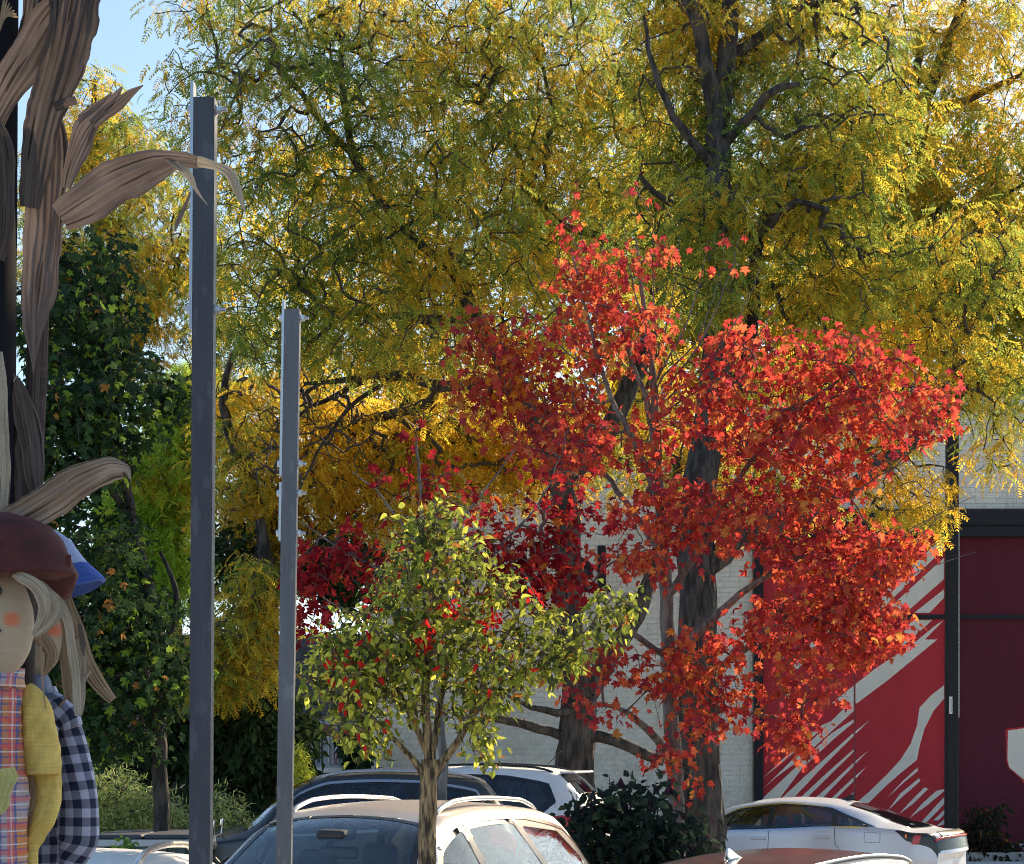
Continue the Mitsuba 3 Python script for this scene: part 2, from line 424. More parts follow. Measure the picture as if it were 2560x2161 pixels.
class Tree:
    def __init__(self, seed):
        self.p, self.par, self.r, self.limb, self.nl = [], [], [], [], 0
        self.rng = np.random.default_rng(seed)

    def add_limb(self, pts, step=0.2, wob=0.012):
        """A limb through (px, py, distance, radius) points; it springs from the nearest wood there is."""
        w = np.array([[*P(a, b_, c), r] for a, b_, c, r in pts])
        if self.p:
            q = np.array(self.p)
            i = int(np.argmin(np.linalg.norm(q - w[0, :3], axis=1)))
            w = np.vstack([[*self.p[i], min(self.r[i], w[0, 3] * 1.1)], w]) if np.linalg.norm(q[i] - w[0, :3]) > 0.05 else w
            par = i
        else:
            par = -1
        s = spline(w, step)
        s[1:-1, :3] += self.rng.normal(size=(len(s) - 2, 3)) * wob
        for k, row in enumerate(s):
            if k == 0 and par >= 0:
                continue
            self.p.append(row[:3])
            self.par.append(par)
            self.r.append(row[3])
            self.limb.append(self.nl)
            par = len(self.p) - 1
        self.nl += 1

    def grow(self, att, tip=0.006, step=0.3, bow=0.09, lift=0.08, rmax=0.05):
        base = cKDTree(np.array(self.p))
        order = np.argsort(base.query(att)[0])
        self.first = len(self.p)
        for k in range(0, len(order), 60):
            kd = cKDTree(np.array(self.p))
            for i in order[k:k + 60]:
                a = att[i]
                d, j = kd.query(a)
                if d > 6:
                    continue
                n = max(2, int(d / step))
                q0 = np.array(self.p[j])
                off = self.rng.normal(size=3) * d * bow + np.array([0, 0, d * lift])
                par = j
                for m in range(1, n + 1):
                    t = m / n
                    self.p.append(q0 + (a - q0) * t + off * 4 * t * (1 - t) * 0.5 + self.rng.normal(size=3) * 0.007)
                    self.par.append(par)
                    self.r.append(0.0)
                    self.limb.append(-1)
                    par = len(self.p) - 1
        s = np.zeros(len(self.p))
        for i in range(len(self.p) - 1, -1, -1):
            if self.limb[i] < 0:
                self.r[i] = min(rmax, max(tip, s[i] ** (1 / 2.2)))
            if self.par[i] >= 0:
                s[self.par[i]] += self.r[i] ** 2.2 if self.limb[i] < 0 else 0

    def wood(self, key, bark, twig, tname='trunk', lname='limb', ridge=0.12):
        p, r = np.array(self.p), np.array(self.r)
        main, kids = {}, {}
        for i, q in enumerate(self.par):
            kids.setdefault(q, []).append(i)
        for q, c in kids.items():
            if q >= 0:
                same = [x for x in c if self.limb[x] == self.limb[q]]
                main[q] = max(same or c, key=lambda x: self.r[x]) if same else None
        out = {}
        for i in range(len(p)):
            q = self.par[i]
            if q >= 0 and main.get(q) == i:
                continue
            ch = [q] if q >= 0 else []
            k = i
            while k is not None:
                ch.append(k)
                k = main.get(k)
            if len(ch) < 2:
                continue
            rr = r[ch].copy()
            if q >= 0:
                rr[0] = min(rr[0], rr[1] * 1.25)
            big = rr.max()
            out.setdefault(self.limb[i], []).append(tube(p[ch], rr, 56 if big > 0.15 else 16 if big > 0.08 else 8 if big > 0.035 else 5 if big > 0.015 else 3, ridge if big > 0.05 else 0, i))
        for l, ms in sorted(out.items()):
            if l == 0:
                emit(tname, cat(ms), bark, key, True)
            elif l > 0:
                emit(lname, cat(ms), bark, key, True)
            else:
                emit('twigs', cat(ms), twig, key, True, kind='stuff')


def blobs(rng, specs, n):
    """Points inside pixel ellipses (px, py, distance, rx, ry, depth radius, weight)."""
    sp = np.array(specs, float)
    w = sp[:, 3] * sp[:, 4] * sp[:, 6]
    k = rng.choice(len(sp), n, p=w / w.sum())
    q = unit(rng.normal(size=(n, 3))) * (rng.random(n) ** (1 / 2.6))[:, None]
    s = sp[k]
    D = s[:, 2] + q[:, 1] * s[:, 5]
    px, py = s[:, 0] + q[:, 0] * s[:, 3], s[:, 1] - q[:, 2] * s[:, 4]
    return np.stack([(px - CX) / F * D, D, HC + (HY - py) / F * D], 1), k


def blend(a, b, t):
    t = np.clip(t, 0, 1)[:, None]
    return np.array(a) * (1 - t) + np.array(b) * t


Y_, G_, O_, L_ = (0.80, 0.56, 0.06), (0.17, 0.26, 0.06), (0.74, 0.43, 0.05), (0.42, 0.46, 0.08)


def locust_leaves(rng, tips, per, size, bias, templ=PIN, spread=0.26, green=None):
    """Sprays of compound leaves round the twig tips; whole clumps turn gold before others."""
    n = len(tips)
    tone = meshkit.fbm(tips * 0.9 + 7, 3, 3) * 1.7 - 0.85 + bias + rng.normal(size=n) * 0.24
    pos = np.repeat(tips, per, 0)
    tone = np.repeat(tone, per) + rng.normal(size=n * per) * 0.12
    a = rng.random(n * per) * 2 * np.pi
    el = rng.normal(size=n * per) * 0.3 - 0.45
    out = np.stack([np.cos(a) * np.cos(el), np.sin(a) * np.cos(el), np.sin(el)], 1)
    pos = pos + out * (rng.random(n * per) * spread)[:, None] * [1.15, 1.15, 0.55] + rng.normal(size=(n * per, 3)) * 0.05
    Z = unit(np.array([0, 0, 1.0]) + rng.normal(size=(n * per, 3)) * 0.45)
    G, L = green or (G_, L_)
    c = np.where((tone < 0.35)[:, None], blend(G, L, (tone + 0.1) / 0.45), blend(L, Y_, (tone - 0.35) / 0.4))
    gold = (rng.random(n * per) < 0.18) & (tone > 0.4)
    c = np.where(gold[:, None], np.array(O_), c) * (0.75 + 0.5 * rng.random((n * per, 1)))
    sc = size * (0.6 + 0.75 * rng.random(n * per))
    parts = []
    for i, (tv, tf) in enumerate(templ):
        s = slice(i, None, len(templ))
        parts.append(leaf_batch(tv, tf, pos[s], out[s], Z[s], sc[s], c[s]))
    return join(parts)


def crown(key, name, mesh, m):
    emit(name, mesh[:2], m, key, color=mesh[2], kind='stuff')


def singles(key, name, templ, pos, X, Z, sc, col, m, k=300):
    """Leaves big enough to pick out: the K nearest ones as parts, the rest as one part."""
    n = len(pos)
    px, py = CX + pos[:, 0] / pos[:, 1] * F, HY - (pos[:, 2] - HC) / pos[:, 1] * F
    near = pos[:, 1] + 99 * ((px < 5) | (px > 2555) | (py < 5) | (py > 2155))
    pick = np.zeros(n, bool)
    pick[np.argsort(near)[:k]] = True
    ti = np.arange(n) % len(templ)
    var = np.arange(n) % 6
    base = {}
    for i in np.nonzero(pick)[0]:
        a = (ti[i], var[i])
        if a not in base:
            tv, tf = templ[ti[i]]
            base[a] = (mikit.ply((tv, tf), m, color=np.repeat(col[i:i + 1], len(tv), 0)))
        x = unit(X[i])
        y = unit(np.cross(Z[i], x))
        M = np.eye(4)
        M[:3, :3] = np.stack([x, y, np.cross(x, y)], 1) * sc[i]
        M[:3, 3] = pos[i]
        scene[numbered(key + '__' + name + '__leaf')] = {**base[a], 'to_world': T4(M)}
    parts = []
    for j, (tv, tf) in enumerate(templ):
        s = ~pick & (ti == j)
        if s.any():
            parts.append(leaf_batch(tv, tf, pos[s], X[s], Z[s], sc[s], col[s]))
    if parts:
        emit('foliage', join(parts)[:2], m, key + '__' + name, color=join(parts)[2], kind='stuff')


# ---------------------------------------------------------------- honey locusts
def locust(name, label, seed, limbs, att_specs, n_att, per, size, bias, group, fine=True, bark='m_bark_dark', tip=0.007, rmax=0.05, green=None, bare=None):
    k = thing(name, label, 'tree', group)
    t = Tree(seed)
    for l in limbs:
        t.add_limb(l)
    att, which = blobs(t.rng, att_specs, n_att)
    t.grow(np.vstack([att, blobs(t.rng, bare[0], bare[1])[0]]) if bare else att, tip=tip, rmax=rmax)
    t.wood(k, bark, 'm_twig')
    bb = np.array([s[7] if len(s) > 7 else 0.0 for s in att_specs])[which]
    crown(k, 'crown', locust_leaves(t.rng, att, per, size, bias + bb, PIN if fine else PINF, green=green), 'm_leaf')
    return k


strip = lambda S_: [s[:7] for s in S_]
_bl = blobs
blobs = lambda rng, specs, n: _bl(rng, strip(specs), n)

GL = 'honey locust trees turning gold behind the cars'
locust('honey_locust_tree', 'large honey locust whose dark forked trunk rises behind the white van roof', 11,
       [[(1442, 2230, 30.5, 0.33), (1440, 1900, 30.5, 0.29), (1448, 1750, 30.5, 0.27)],
        [(1448, 1750, 30.5, 0.22), (1425, 1600, 30.5, 0.20), (1420, 1350, 30.4, 0.19), (1385, 1160, 30.2, 0.17), (1290, 960, 29.6, 0.14), (1180, 780, 29.2, 0.12), (1140, 690, 29, 0.09), (1100, 640, 28.8, 0.06)],
        [(1450, 1760, 30.5, 0.18), (1520, 1650, 30.6, 0.15), (1600, 1520, 30.8, 0.13), (1640, 1400, 31, 0.10), (1700, 1150, 31.2, 0.08)],
        [(1400, 1230, 30.3, 0.15), (1470, 1140, 30.4, 0.16), (1560, 1000, 30.8, 0.15), (1640, 760, 31, 0.13), (1660, 560, 31.2, 0.12), (1610, 420, 31.3, 0.10), (1640, 200, 31.5, 0.08), (1690, 60, 31.6, 0.07), (1720, -120, 31.6, 0.05)],
        [(1185, 785, 29.2, 0.09), (1080, 800, 28.9, 0.07), (960, 790, 28.6, 0.05), (800, 770, 28.3, 0.035)],
        [(1200, 960, 29.7, 0.08), (1090, 965, 29.4, 0.08), (1000, 935, 29.1, 0.06), (860, 950, 28.8, 0.04), (760, 960, 28.6, 0.025)],
        [(1140, 690, 29, 0.07), (1000, 560, 28.7, 0.06), (890, 400, 28.5, 0.055), (868, 300, 28.5, 0.05), (850, 180, 28.4, 0.04), (860, 90, 28.4, 0.025)],
        [(885, 400, 28.5, 0.05), (800, 300, 28.2, 0.045), (735, 210, 28.0, 0.035), (680, 150, 27.9, 0.02)],
        [(1400, 560, 30.6, 0.06), (1330, 480, 30.4, 0.05), (1290, 380, 30.2, 0.04), (1200, 260, 30, 0.03)],
        [(1400, 1840, 30.4, 0.075), (1300, 1810, 30.2, 0.07), (1220, 1795, 30.0, 0.05), (1150, 1830, 29.9, 0.03)],
        [(1480, 1840, 30.4, 0.09), (1540, 1850, 30.3, 0.085), (1600, 1880, 30.2, 0.08), (1660, 1905, 30.2, 0.07)],
        [(1480, 1780, 30.5, 0.07), (1400, 1780, 30.2, 0.06), (1330, 1770, 30.1, 0.04), (1270, 1740, 30, 0.025)]],
       [(620, 190, 28, 230, 160, 1.6, 1.0, 0.12), (900, 170, 28.5, 260, 200, 2.0, 1.1, 0.0), (1250, 180, 30, 300, 220, 2.0, 1.0, 0.12), (760, 500, 28.3, 300, 210, 1.8, 1.1, -0.1), (1100, 480, 28.8, 280, 240, 1.8, 1.1, 0.0),
        (640, 760, 28.3, 190, 180, 1.6, 1.0, -0.05), (950, 760, 28.5, 280, 200, 1.6, 1.2, 0.02), (1330, 640, 30, 230, 260, 1.6, 0.9, 0.1), (1560, 250, 31.6, 260, 280, 1.6, 1.0, 0.12), (1420, 420, 31, 260, 200, 1.6, 0.9, 0.1), (1620, 620, 31.6, 170, 200, 1.4, 0.8, 0.25), (1180, 940, 31.2, 230, 150, 1.2, 0.8, 0.3), (1560, 1110, 31.8, 190, 150, 1.2, 1.0, 0.3), (1760, 1130, 31.8, 150, 150, 1.2, 1.0, 0.3), (1640, 930, 31.8, 170, 130, 1.2, 0.8, 0.2), (520, 330, 27.6, 130, 110, 1.0, 0.8, 0.0), (1200, 20, 30, 420, 140, 2, 1.0, 0.1), (700, 0, 29, 330, 120, 2, 1, 0.1)],
       3500, 7, 0.235, 0.31, GL)
locust('honey_locust_tree', 'tall honey locust with the thickest dark trunk standing left of the white sedan', 12,
       [[(1765, 2330, 24.5, 0.34), (1752, 2000, 24.5, 0.27), (1745, 1700, 24.5, 0.24), (1740, 1400, 24.6, 0.225), (1760, 1150, 24.8, 0.21), (1790, 930, 25, 0.20), (1805, 700, 25.2, 0.175), (1800, 520, 25.4, 0.155), (1795, 330, 25.6, 0.145), (1818, 140, 25.8, 0.125), (1828, -60, 26, 0.11), (1832, -220, 26, 0.09)],
        [(1796, 345, 25.6, 0.12), (1772, 200, 25.6, 0.105), (1750, 80, 25.6, 0.09), (1715, -20, 25.6, 0.07), (1690, -140, 25.6, 0.05)], [(1800, 420, 25.5, 0.07), (1700, 320, 25.3, 0.05), (1640, 180, 25.2, 0.035), (1610, 40, 25.2, 0.02)],
        [(1750, 60, 25.7, 0.05), (1720, 20, 25.6, 0.04), (1690, -40, 25.6, 0.03)],
        [(1810, 150, 25.8, 0.08), (1870, 115, 25.9, 0.07), (1945, 60, 26, 0.06), (2010, 15, 26.2, 0.05), (2080, 0, 26.4, 0.03)],
        [(1760, 1420, 24.6, 0.16), (1850, 1340, 24.6, 0.15), (1990, 1290, 24.7, 0.14), (2100, 1240, 24.9, 0.12), (2220, 1150, 25.2, 0.10), (2330, 1060, 25.5, 0.07), (2420, 960, 25.8, 0.04)],
        [(1800, 570, 25.3, 0.08), (1870, 590, 25.0, 0.075), (1930, 550, 24.8, 0.06), (1985, 510, 24.7, 0.045), (2070, 525, 24.5, 0.03)],
        [(1800, 545, 25.3, 0.06), (1720, 530, 25.1, 0.05), (1660, 500, 25, 0.04), (1600, 440, 24.8, 0.025)],
        [(1805, 370, 25.6, 0.07), (1870, 300, 25.3, 0.06), (1930, 230, 25.1, 0.05), (2000, 210, 25, 0.03)],
        [(1835, 960, 25, 0.10), (1880, 800, 25.4, 0.09), (1890, 650, 25.6, 0.07), (1920, 500, 25.8, 0.045)]],
       [(1900, 320, 26.4, 260, 230, 1.3, 0.9, 0.0), (1700, 560, 26.0, 170, 230, 1.2, 0.8, 0.05), (1720, 180, 26.6, 190, 220, 1.2, 0.9, 0.1), (1780, 640, 24.3, 130, 190, 0.6, 0.9, 0.0), (1830, 480, 24.6, 130, 90, 0.5, 0.6, -0.1), (2050, 620, 25.6, 230, 170, 1.3, 1.0, 0.08), (2150, 760, 25.4, 240, 150, 1.3, 1.1, 0.25), (2020, 120, 27, 260, 180, 1.5, 1.0, 0.02), (2150, 330, 26.4, 190, 170, 1.3, 0.9, 0.05),
        (2350, 880, 25.6, 200, 110, 1.1, 1.0, 0.4), (2280, 1240, 25, 130, 110, 0.8, 0.8, 0.6), (2480, 960, 25.8, 130, 150, 1.0, 1.0, 0.05), (2080, 430, 25.6, 180, 130, 1.2, 0.9, 0.0), (1800, -20, 26.6, 320, 130, 1.5, 0.9, 0.1), (1940, 960, 26, 180, 140, 1.0, 0.8, 0.3), (1900, 1210, 25.8, 200, 130, 0.9, 0.8, 0.4), (2180, 1040, 25.9, 180, 120, 1.0, 1.0, 0.15), (2400, 640, 25.8, 220, 150, 1.2, 0.9, 0.05), (2500, 1140, 25.6, 60, 70, 0.5, 0.7, 0.5)],
       2900, 7, 0.22, 0.29, GL)
locust('honey_locust_tree', 'honey locust with dark limbs leaning right above the maroon mural panel', 13,
       [[(2140, 2300, 55.0, 0.495), (2140, 1700, 55.0, 0.420), (2150, 1250, 55.0, 0.375), (2165, 800, 54.8, 0.300), (2192, 480, 54.6, 0.285), (2205, 395, 54.6, 0.255)],
        [(2205, 395, 54.6, 0.225), (2260, 320, 54.6, 0.210), (2330, 210, 54.6, 0.180), (2375, 90, 54.6, 0.135), (2410, 0, 54.6, 0.090), (2420, -90, 54.6, 0.060)],
        [(2200, 440, 54.6, 0.180), (2250, 320, 54.4, 0.165), (2290, 200, 54.4, 0.120), (2300, 80, 54.4, 0.075)],
        [(2300, 270, 54.6, 0.120), (2390, 260, 54.6, 0.105), (2470, 225, 54.6, 0.090), (2550, 190, 54.7, 0.053)],
        [(2180, 620, 54.7, 0.150), (2300, 560, 54.5, 0.135), (2370, 520, 54.4, 0.120), (2460, 505, 54.3, 0.075), (2560, 460, 54.3, 0.045)],
        [(2270, 470, 54.6, 0.135), (2300, 370, 54.5, 0.120), (2290, 260, 54.4, 0.090)]],
       [(2380, 150, 54.5, 240, 190, 2.8, 1.0, 0.15), (2480, 420, 54.4, 190, 200, 2.5, 1.0, 0.1), (2180, 380, 54.5, 220, 220, 2.5, 0.9, 0.1), (2330, 650, 54.4, 260, 180, 2.5, 1.1, -0.02), (2500, 760, 54.4, 180, 200, 2.2, 1.0, -0.05), (2330, 20, 54.6, 330, 110, 2.5, 0.9, 0.2), (2650, 500, 54.5, 180, 400, 2.8, 0.5, 0.1)],
       1500, 7, 0.40, 0.42, GL)
locust('honey_locust_tree', 'low golden honey locust with drooping sprays between the two steel posts', 14,
       [[(668, 2200, 33, 0.3), (662, 1900, 33, 0.26), (655, 1600, 33, 0.24), (690, 1300, 33, 0.2), (760, 1150, 33, 0.15), (850, 1060, 33, 0.10)],
        [(690, 1300, 33, 0.12), (600, 1150, 32.6, 0.10), (560, 1000, 32.4, 0.07), (600, 860, 32.4, 0.04)],
        [(1090, 965, 31, 0.07), (1000, 940, 31, 0.07), (930, 950, 30.8, 0.05), (850, 985, 30.6, 0.04), (760, 1030, 30.5, 0.025), (700, 1120, 30.4, 0.015)],
        [(1000, 940, 31, 0.04), (900, 1000, 30.6, 0.035), (820, 1090, 30.4, 0.025), (760, 1200, 30.3, 0.015)],
        [(655, 1600, 33, 0.1), (600, 1540, 30.5, 0.06), (490, 1600, 29.4, 0.03)]],
       [(720, 1100, 33, 230, 230, 1.8, 1.1, 0.5), (960, 1180, 33.5, 200, 200, 1.6, 0.9, 0.5), (620, 1340, 33, 130, 170, 1.2, 1.0, 0.35), (560, 1640, 29.4, 135, 120, 0.7, 1.4, 0.2), (640, 1500, 29.8, 80, 130, 0.7, 1.1, 0.2), (480, 1690, 29.2, 50, 80, 0.5, 1.0, 0.35), (1150, 1120, 34, 200, 160, 1.4, 1.0, 0.5), (1330, 1130, 34, 170, 150, 1.3, 0.9, 0.5), (850, 1330, 33.5, 150, 140, 1.4, 0.8, 0.4)],
       2100, 7, 0.26, 0.34, GL, tip=0.009, bare=([(760, 1000, 30.0, 170, 130, 0.5, 1.0), (700, 1130, 29.8, 110, 120, 0.5, 1.0), (880, 1080, 30.2, 110, 110, 0.5, 0.8)], 260))
locust('honey_locust_tree', 'bright yellow-green honey locust far back below the open blue sky', 15,
       [[(260, 2300, 44, 0.36), (270, 1500, 44, 0.3), (250, 900, 44, 0.22), (240, 500, 44, 0.12), (235, 200, 44, 0.05)],
        [(260, 1000, 44, 0.12), (380, 800, 44, 0.09), (470, 600, 43.6, 0.05)], [(250, 800, 44, 0.1), (150, 600, 44, 0.06), (100, 450, 44, 0.04)],
        [(270, 1500, 44, 0.14), (420, 1300, 43, 0.1), (500, 1150, 42.6, 0.05)]],
       [(215, 300, 44, 120, 150, 1.5, 0.9, 0.25), (300, 420, 43.6, 130, 160, 1.8, 0.9, 0.1), (420, 640, 43.5, 170, 230, 2.2, 1.0, 0.2), (260, 760, 43.5, 190, 260, 2.2, 1.0, 0.3), (540, 950, 42.6, 110, 180, 1.6, 0.8, 0.3), (110, 560, 44, 120, 260, 1.8, 0.5, 0.2)],
       1300, 8, 0.30, 0.17, GL)
locust('lime_tree', 'bright lime green tree lit from behind at the left of the taller steel post', 16,
       [[(430, 2300, 36, 0.2), (432, 1700, 36, 0.16), (440, 1300, 36, 0.1), (450, 1000, 36, 0.04)], [(440, 1400, 36, 0.06), (370, 1250, 36, 0.04), (330, 1150, 36, 0.02)]],
       [(440, 1160, 36, 110, 170, 1.2, 1.0, -0.12), (400, 1400, 36, 120, 150, 1.1, 0.9, -0.12), (500, 1000, 36, 90, 110, 0.9, 0.7, 0.1), (340, 1240, 36, 90, 120, 0.9, 0.7, -0.1)],
       1100, 8, 0.27, 0.12, GL, green=((0.36, 0.54, 0.07), (0.52, 0.62, 0.08)))
# trees farther back, seen only between the leaves of those in front
for (lab, seed, px, D, sp, n, bias) in (
        ('distant golden tree filling the gaps behind the tall forked locust', 21, 1000, 50, [(800, 640, 50, 330, 330, 3, 1), (1150, 700, 50, 330, 330, 3, 1), (900, 1080, 50, 330, 250, 3, 1.1), (1250, 1080, 50, 300, 260, 3, 1), (1050, 300, 50, 330, 190, 3, 0.35)], 600, 0.75),
        ('distant yellow-green tree seen through branches above the red maple', 22, 1750, 53, [(1600, 700, 53, 300, 330, 3, 1), (1950, 640, 53, 330, 330, 3, 1), (1700, 1050, 53, 330, 250, 3, 1), (2050, 1000, 53, 260, 240, 3, 1), (1500, 300, 53, 330, 210, 3, 0.35)], 900, 0.6),
        ('distant green tree behind the locust at the far right', 23, 2350, 56, [(2300, 560, 56, 300, 300, 3, 1), (2520, 760, 56, 260, 330, 3, 1), (2200, 820, 56, 230, 200, 3, 1), (2420, 250, 56, 260, 160, 3, 0.3)], 650, 0.5)):
    locust('distant_tree', lab, seed, [[(px, 2300, D, 0.4), (px, 1500, D, 0.34), (px + 20, 1000, D, 0.26), (px, 600, D, 0.1)], [(px, 1300, D, 0.2), (px - 220, 900, D, 0.1), (px - 260, 650, D, 0.05)], [(px, 1300, D, 0.2), (px + 230, 950, D, 0.1), (px + 260, 700, D, 0.05)]],
           sp, n, 9, 0.62, bias, 'distant trees behind the brick building', fine=False)


# ---------------------------------------------------------------- trees with leaves big enough to tell apart
def leafy(name, label, seed, limbs, specs, n_att, per, size, templ, colors, m, bark='m_bark_grey', twig='m_twig_red', hang=0.8, spread=0.16, tip=0.004, rmax=0.03, parts=300, lift=0.2, category='tree', crown_name='crown', limb_name='limb', flat=1.0):
    """colors(rng, positions) -> linear colours. hang: how far the leaves point down."""
    k = thing(name, label, category)
    t = Tree(seed)
    rng = t.rng
    for l in limbs:
        t.add_limb(l, 0.12, 0.006)
    att, which = blobs(rng, specs, n_att)
    t.grow(att, tip=tip, step=0.14, lift=lift, rmax=rmax)
    t.wood(k, bark, twig, 'trunk', limb_name, 0.05)
    n = n_att * per
    pos = np.repeat(att, per, 0)
    d = unit(rng.normal(size=(n, 3)))
    pos = pos + d * (rng.random(n) ** 0.6 * spread)[:, None] * [1, 1, flat]
    X = unit(d + np.array([0, 0, -hang]) + rng.normal(size=(n, 3)) * 0.3)
    Z = unit(np.array([0, 0, 0.5]) + d * 0.6 + rng.normal(size=(n, 3)) * 0.55)
    sc = size * (0.65 + 0.6 * rng.random(n))
    col = colors(rng, pos)
    if parts:
        singles(k, crown_name, templ, pos, X, Z, sc, col, m, parts)
    else:
        ti = np.arange(n) % len(templ)
        crown(k, crown_name, join([leaf_batch(*templ[j], pos[ti == j], X[ti == j], Z[ti == j], sc[ti == j], col[ti == j]) for j in range(len(templ))]), m)
    return k


def pick(rng, n, table):
    w = np.array([c[3] for c in table])
    i = rng.choice(len(table), n, p=w / w.sum())
    return np.array([c[:3] for c in table])[i] * (0.75 + 0.5 * rng.random((n, 1)))


def maple_col(rng, pos):
    c = pick(rng, len(pos), [(0.60, 0.080, 0.060, 5), (0.66, 0.16, 0.07, 2.6), (0.40, 0.05, 0.065, 2.6), (0.74, 0.31, 0.08, 0.5)])
    low = np.clip((meshkit.fbm(pos * 0.7, 2, 4) - 0.55) * 5, 0, 1)[:, None] * (rng.random((len(pos), 1)) < 0.3)
    return c * (1 - low) + np.array([0.72, 0.26, 0.03]) * low


def crimson_col(rng, pos):
    return pick(rng, len(pos), [(0.33, 0.02, 0.03, 4), (0.42, 0.04, 0.03, 2), (0.22, 0.02, 0.03, 3), (0.5, 0.15, 0.03, 0.4)])


leafy('red_maple_tree', 'bright red maple in full autumn colour in front of the tall locust trunks', 31,
      [[(1692, 2400, 20.5, 0.10), (1690, 2000, 20.5, 0.085), (1672, 1700, 20.5, 0.075), (1664, 1450, 20.5, 0.066), (1650, 1250, 20.4, 0.055), (1640, 1050, 20.4, 0.04), (1625, 880, 20.4, 0.03), (1600, 700, 20.4, 0.018), (1590, 600, 20.4, 0.01)],
       [(1650, 1280, 20.4, 0.045), (1600, 1130, 20.2, 0.035), (1530, 1000, 20.0, 0.026), (1470, 800, 19.9, 0.016), (1430, 620, 19.9, 0.008)],
       [(1640, 1180, 20.4, 0.04), (1615, 1000, 20.2, 0.03), (1570, 880, 20.1, 0.02), (1545, 760, 20, 0.012)],
       [(1665, 1500, 20.5, 0.045), (1760, 1350, 20.3, 0.035), (1860, 1180, 20.2, 0.026), (2000, 1020, 20.1, 0.018), (2200, 900, 20, 0.01)],
       [(1670, 1660, 20.5, 0.05), (1790, 1540, 20.3, 0.04), (1900, 1450, 20.1, 0.03), (2060, 1370, 20, 0.02), (2200, 1330, 19.9, 0.01)],
       [(1676, 1720, 20.5, 0.045), (1840, 1640, 20.2, 0.035), (1960, 1540, 20, 0.025), (2120, 1480, 19.9, 0.015), (2250, 1390, 19.8, 0.008), (2350, 1290, 19.8, 0.004)],
       [(1660, 1640, 20.5, 0.035), (1590, 1590, 20.2, 0.03), (1520, 1520, 20, 0.02), (1470, 1470, 19.9, 0.012)],
       [(1690, 1920, 20.5, 0.045), (1640, 1850, 20.3, 0.04), (1590, 1800, 20.1, 0.032), (1540, 1770, 20, 0.022), (1480, 1760, 19.9, 0.012)],
       [(1655, 1380, 20.4, 0.035), (1560, 1250, 20.6, 0.028), (1420, 1080, 20.8, 0.02), (1250, 980, 20.9, 0.012)],
       *[[(1640, y0, 20.3, 0.014), (x1 * 0.6 + 1640 * 0.4, y0 * 0.5 + y1 * 0.5 + 30, 20.2, 0.009), (x1, y1, 20.1, 0.003)] for y0, x1, y1 in ((880, 1560, 560), (900, 1700, 590), (950, 1770, 600), (1000, 1850, 590), (1020, 1905, 660), (900, 1630, 540), (980, 1800, 680), (860, 1500, 640), (1040, 1960, 720))],
       *[[(1500, y0, 20.2, 0.012), (x1 * 0.5 + 750, y0 * 0.5 + y1 * 0.5, 20.2, 0.008), (x1, y1, 20.2, 0.003)] for y0, x1, y1 in ((1010, 1330, 650), (980, 1270, 720), (950, 1390, 620))],
       *[[(2080, y0, 20, 0.010), (x1 * 0.5 + 1040, y0 * 0.5 + y1 * 0.5, 19.9, 0.007), (x1, y1, 19.8, 0.003)] for y0, x1, y1 in ((1400, 2300, 1330), (1450, 2390, 1260), (1420, 2440, 1240), (1500, 2440, 1380))],
       [(1680, 1780, 20.5, 0.03), (1800, 1770, 20.1, 0.022), (1950, 1800, 19.9, 0.014), (2030, 1830, 19.8, 0.006)]],
      [(1480, 690, 20, 108.68, 99, 0.63, 1), (1520, 830, 20, 177.84, 108, 0.81, 1), (1260, 880, 20.6, 158.08, 108, 0.63, 1.2), (1330, 1010, 20.6, 227.24, 90, 0.72, 1.1), (1470, 1110, 20, 227.24, 76.5, 0.81, 1.1), (1850, 880, 20.4, 108.68, 90, 0.63, 0.9), (1760, 1000, 20, 158.08, 99, 0.72, 1),
       (2080, 900, 20, 207.48, 90, 0.72, 1), (2150, 1040, 20, 247, 108, 0.81, 1.1), (1950, 1090, 20, 217.36, 99, 0.81, 1.1), (1650, 1260, 19.8, 148.2, 81, 0.63, 1.1), (1900, 1290, 19.8, 256.88, 108, 0.9, 1.2), (2080, 1180, 20, 167.96, 72, 0.72, 0.8), (1620, 1390, 19.8, 138.32, 72, 0.63, 0.9), (2120, 1390, 19.8, 237.12, 90, 0.72, 1.1), (2200, 1360, 19.7, 148.2, 54, 0.45, 0.7),
       (2040, 1570, 19.8, 227.24, 117, 0.81, 1.4), (2160, 1540, 19.8, 128.44, 117, 0.63, 0.9), (1750, 1620, 19.9, 108.68, 72, 0.54, 0.8), (1540, 1660, 19.8, 108.68, 54, 0.45, 0.9), (1700, 1700, 19.9, 108.68, 63, 0.54, 0.9), (1950, 1720, 19.7, 197.6, 54, 0.54, 1), (1760, 1790, 19.8, 118.56, 54, 0.45, 1), (1450, 1730, 19.9, 44.46, 63, 0.27, 0.8), (1520, 1780, 19.9, 49.4, 36, 0.27, 0.7), (1680, 1900, 20, 64.22, 63, 0.27, 1), (1740, 1960, 20.1, 44.46, 36, 0.27, 0.8), (1990, 1850, 19.7, 69.16, 54, 0.27, 1), (2330, 1000, 20, 69.16, 90, 0.45, 0.7), (1415, 560, 20, 24.7, 36, 0.18, 0.6), (1830, 640, 20.2, 39.52, 63, 0.27, 0.5), (1640, 640, 20, 69.16, 45, 0.36, 0.5), (1600, 470, 20, 128.44, 108, 0.54, 0.05)],
      2300, 4, 0.095, MAP, maple_col, 'm_leaf_red', hang=1.2, spread=0.22, flat=0.6)
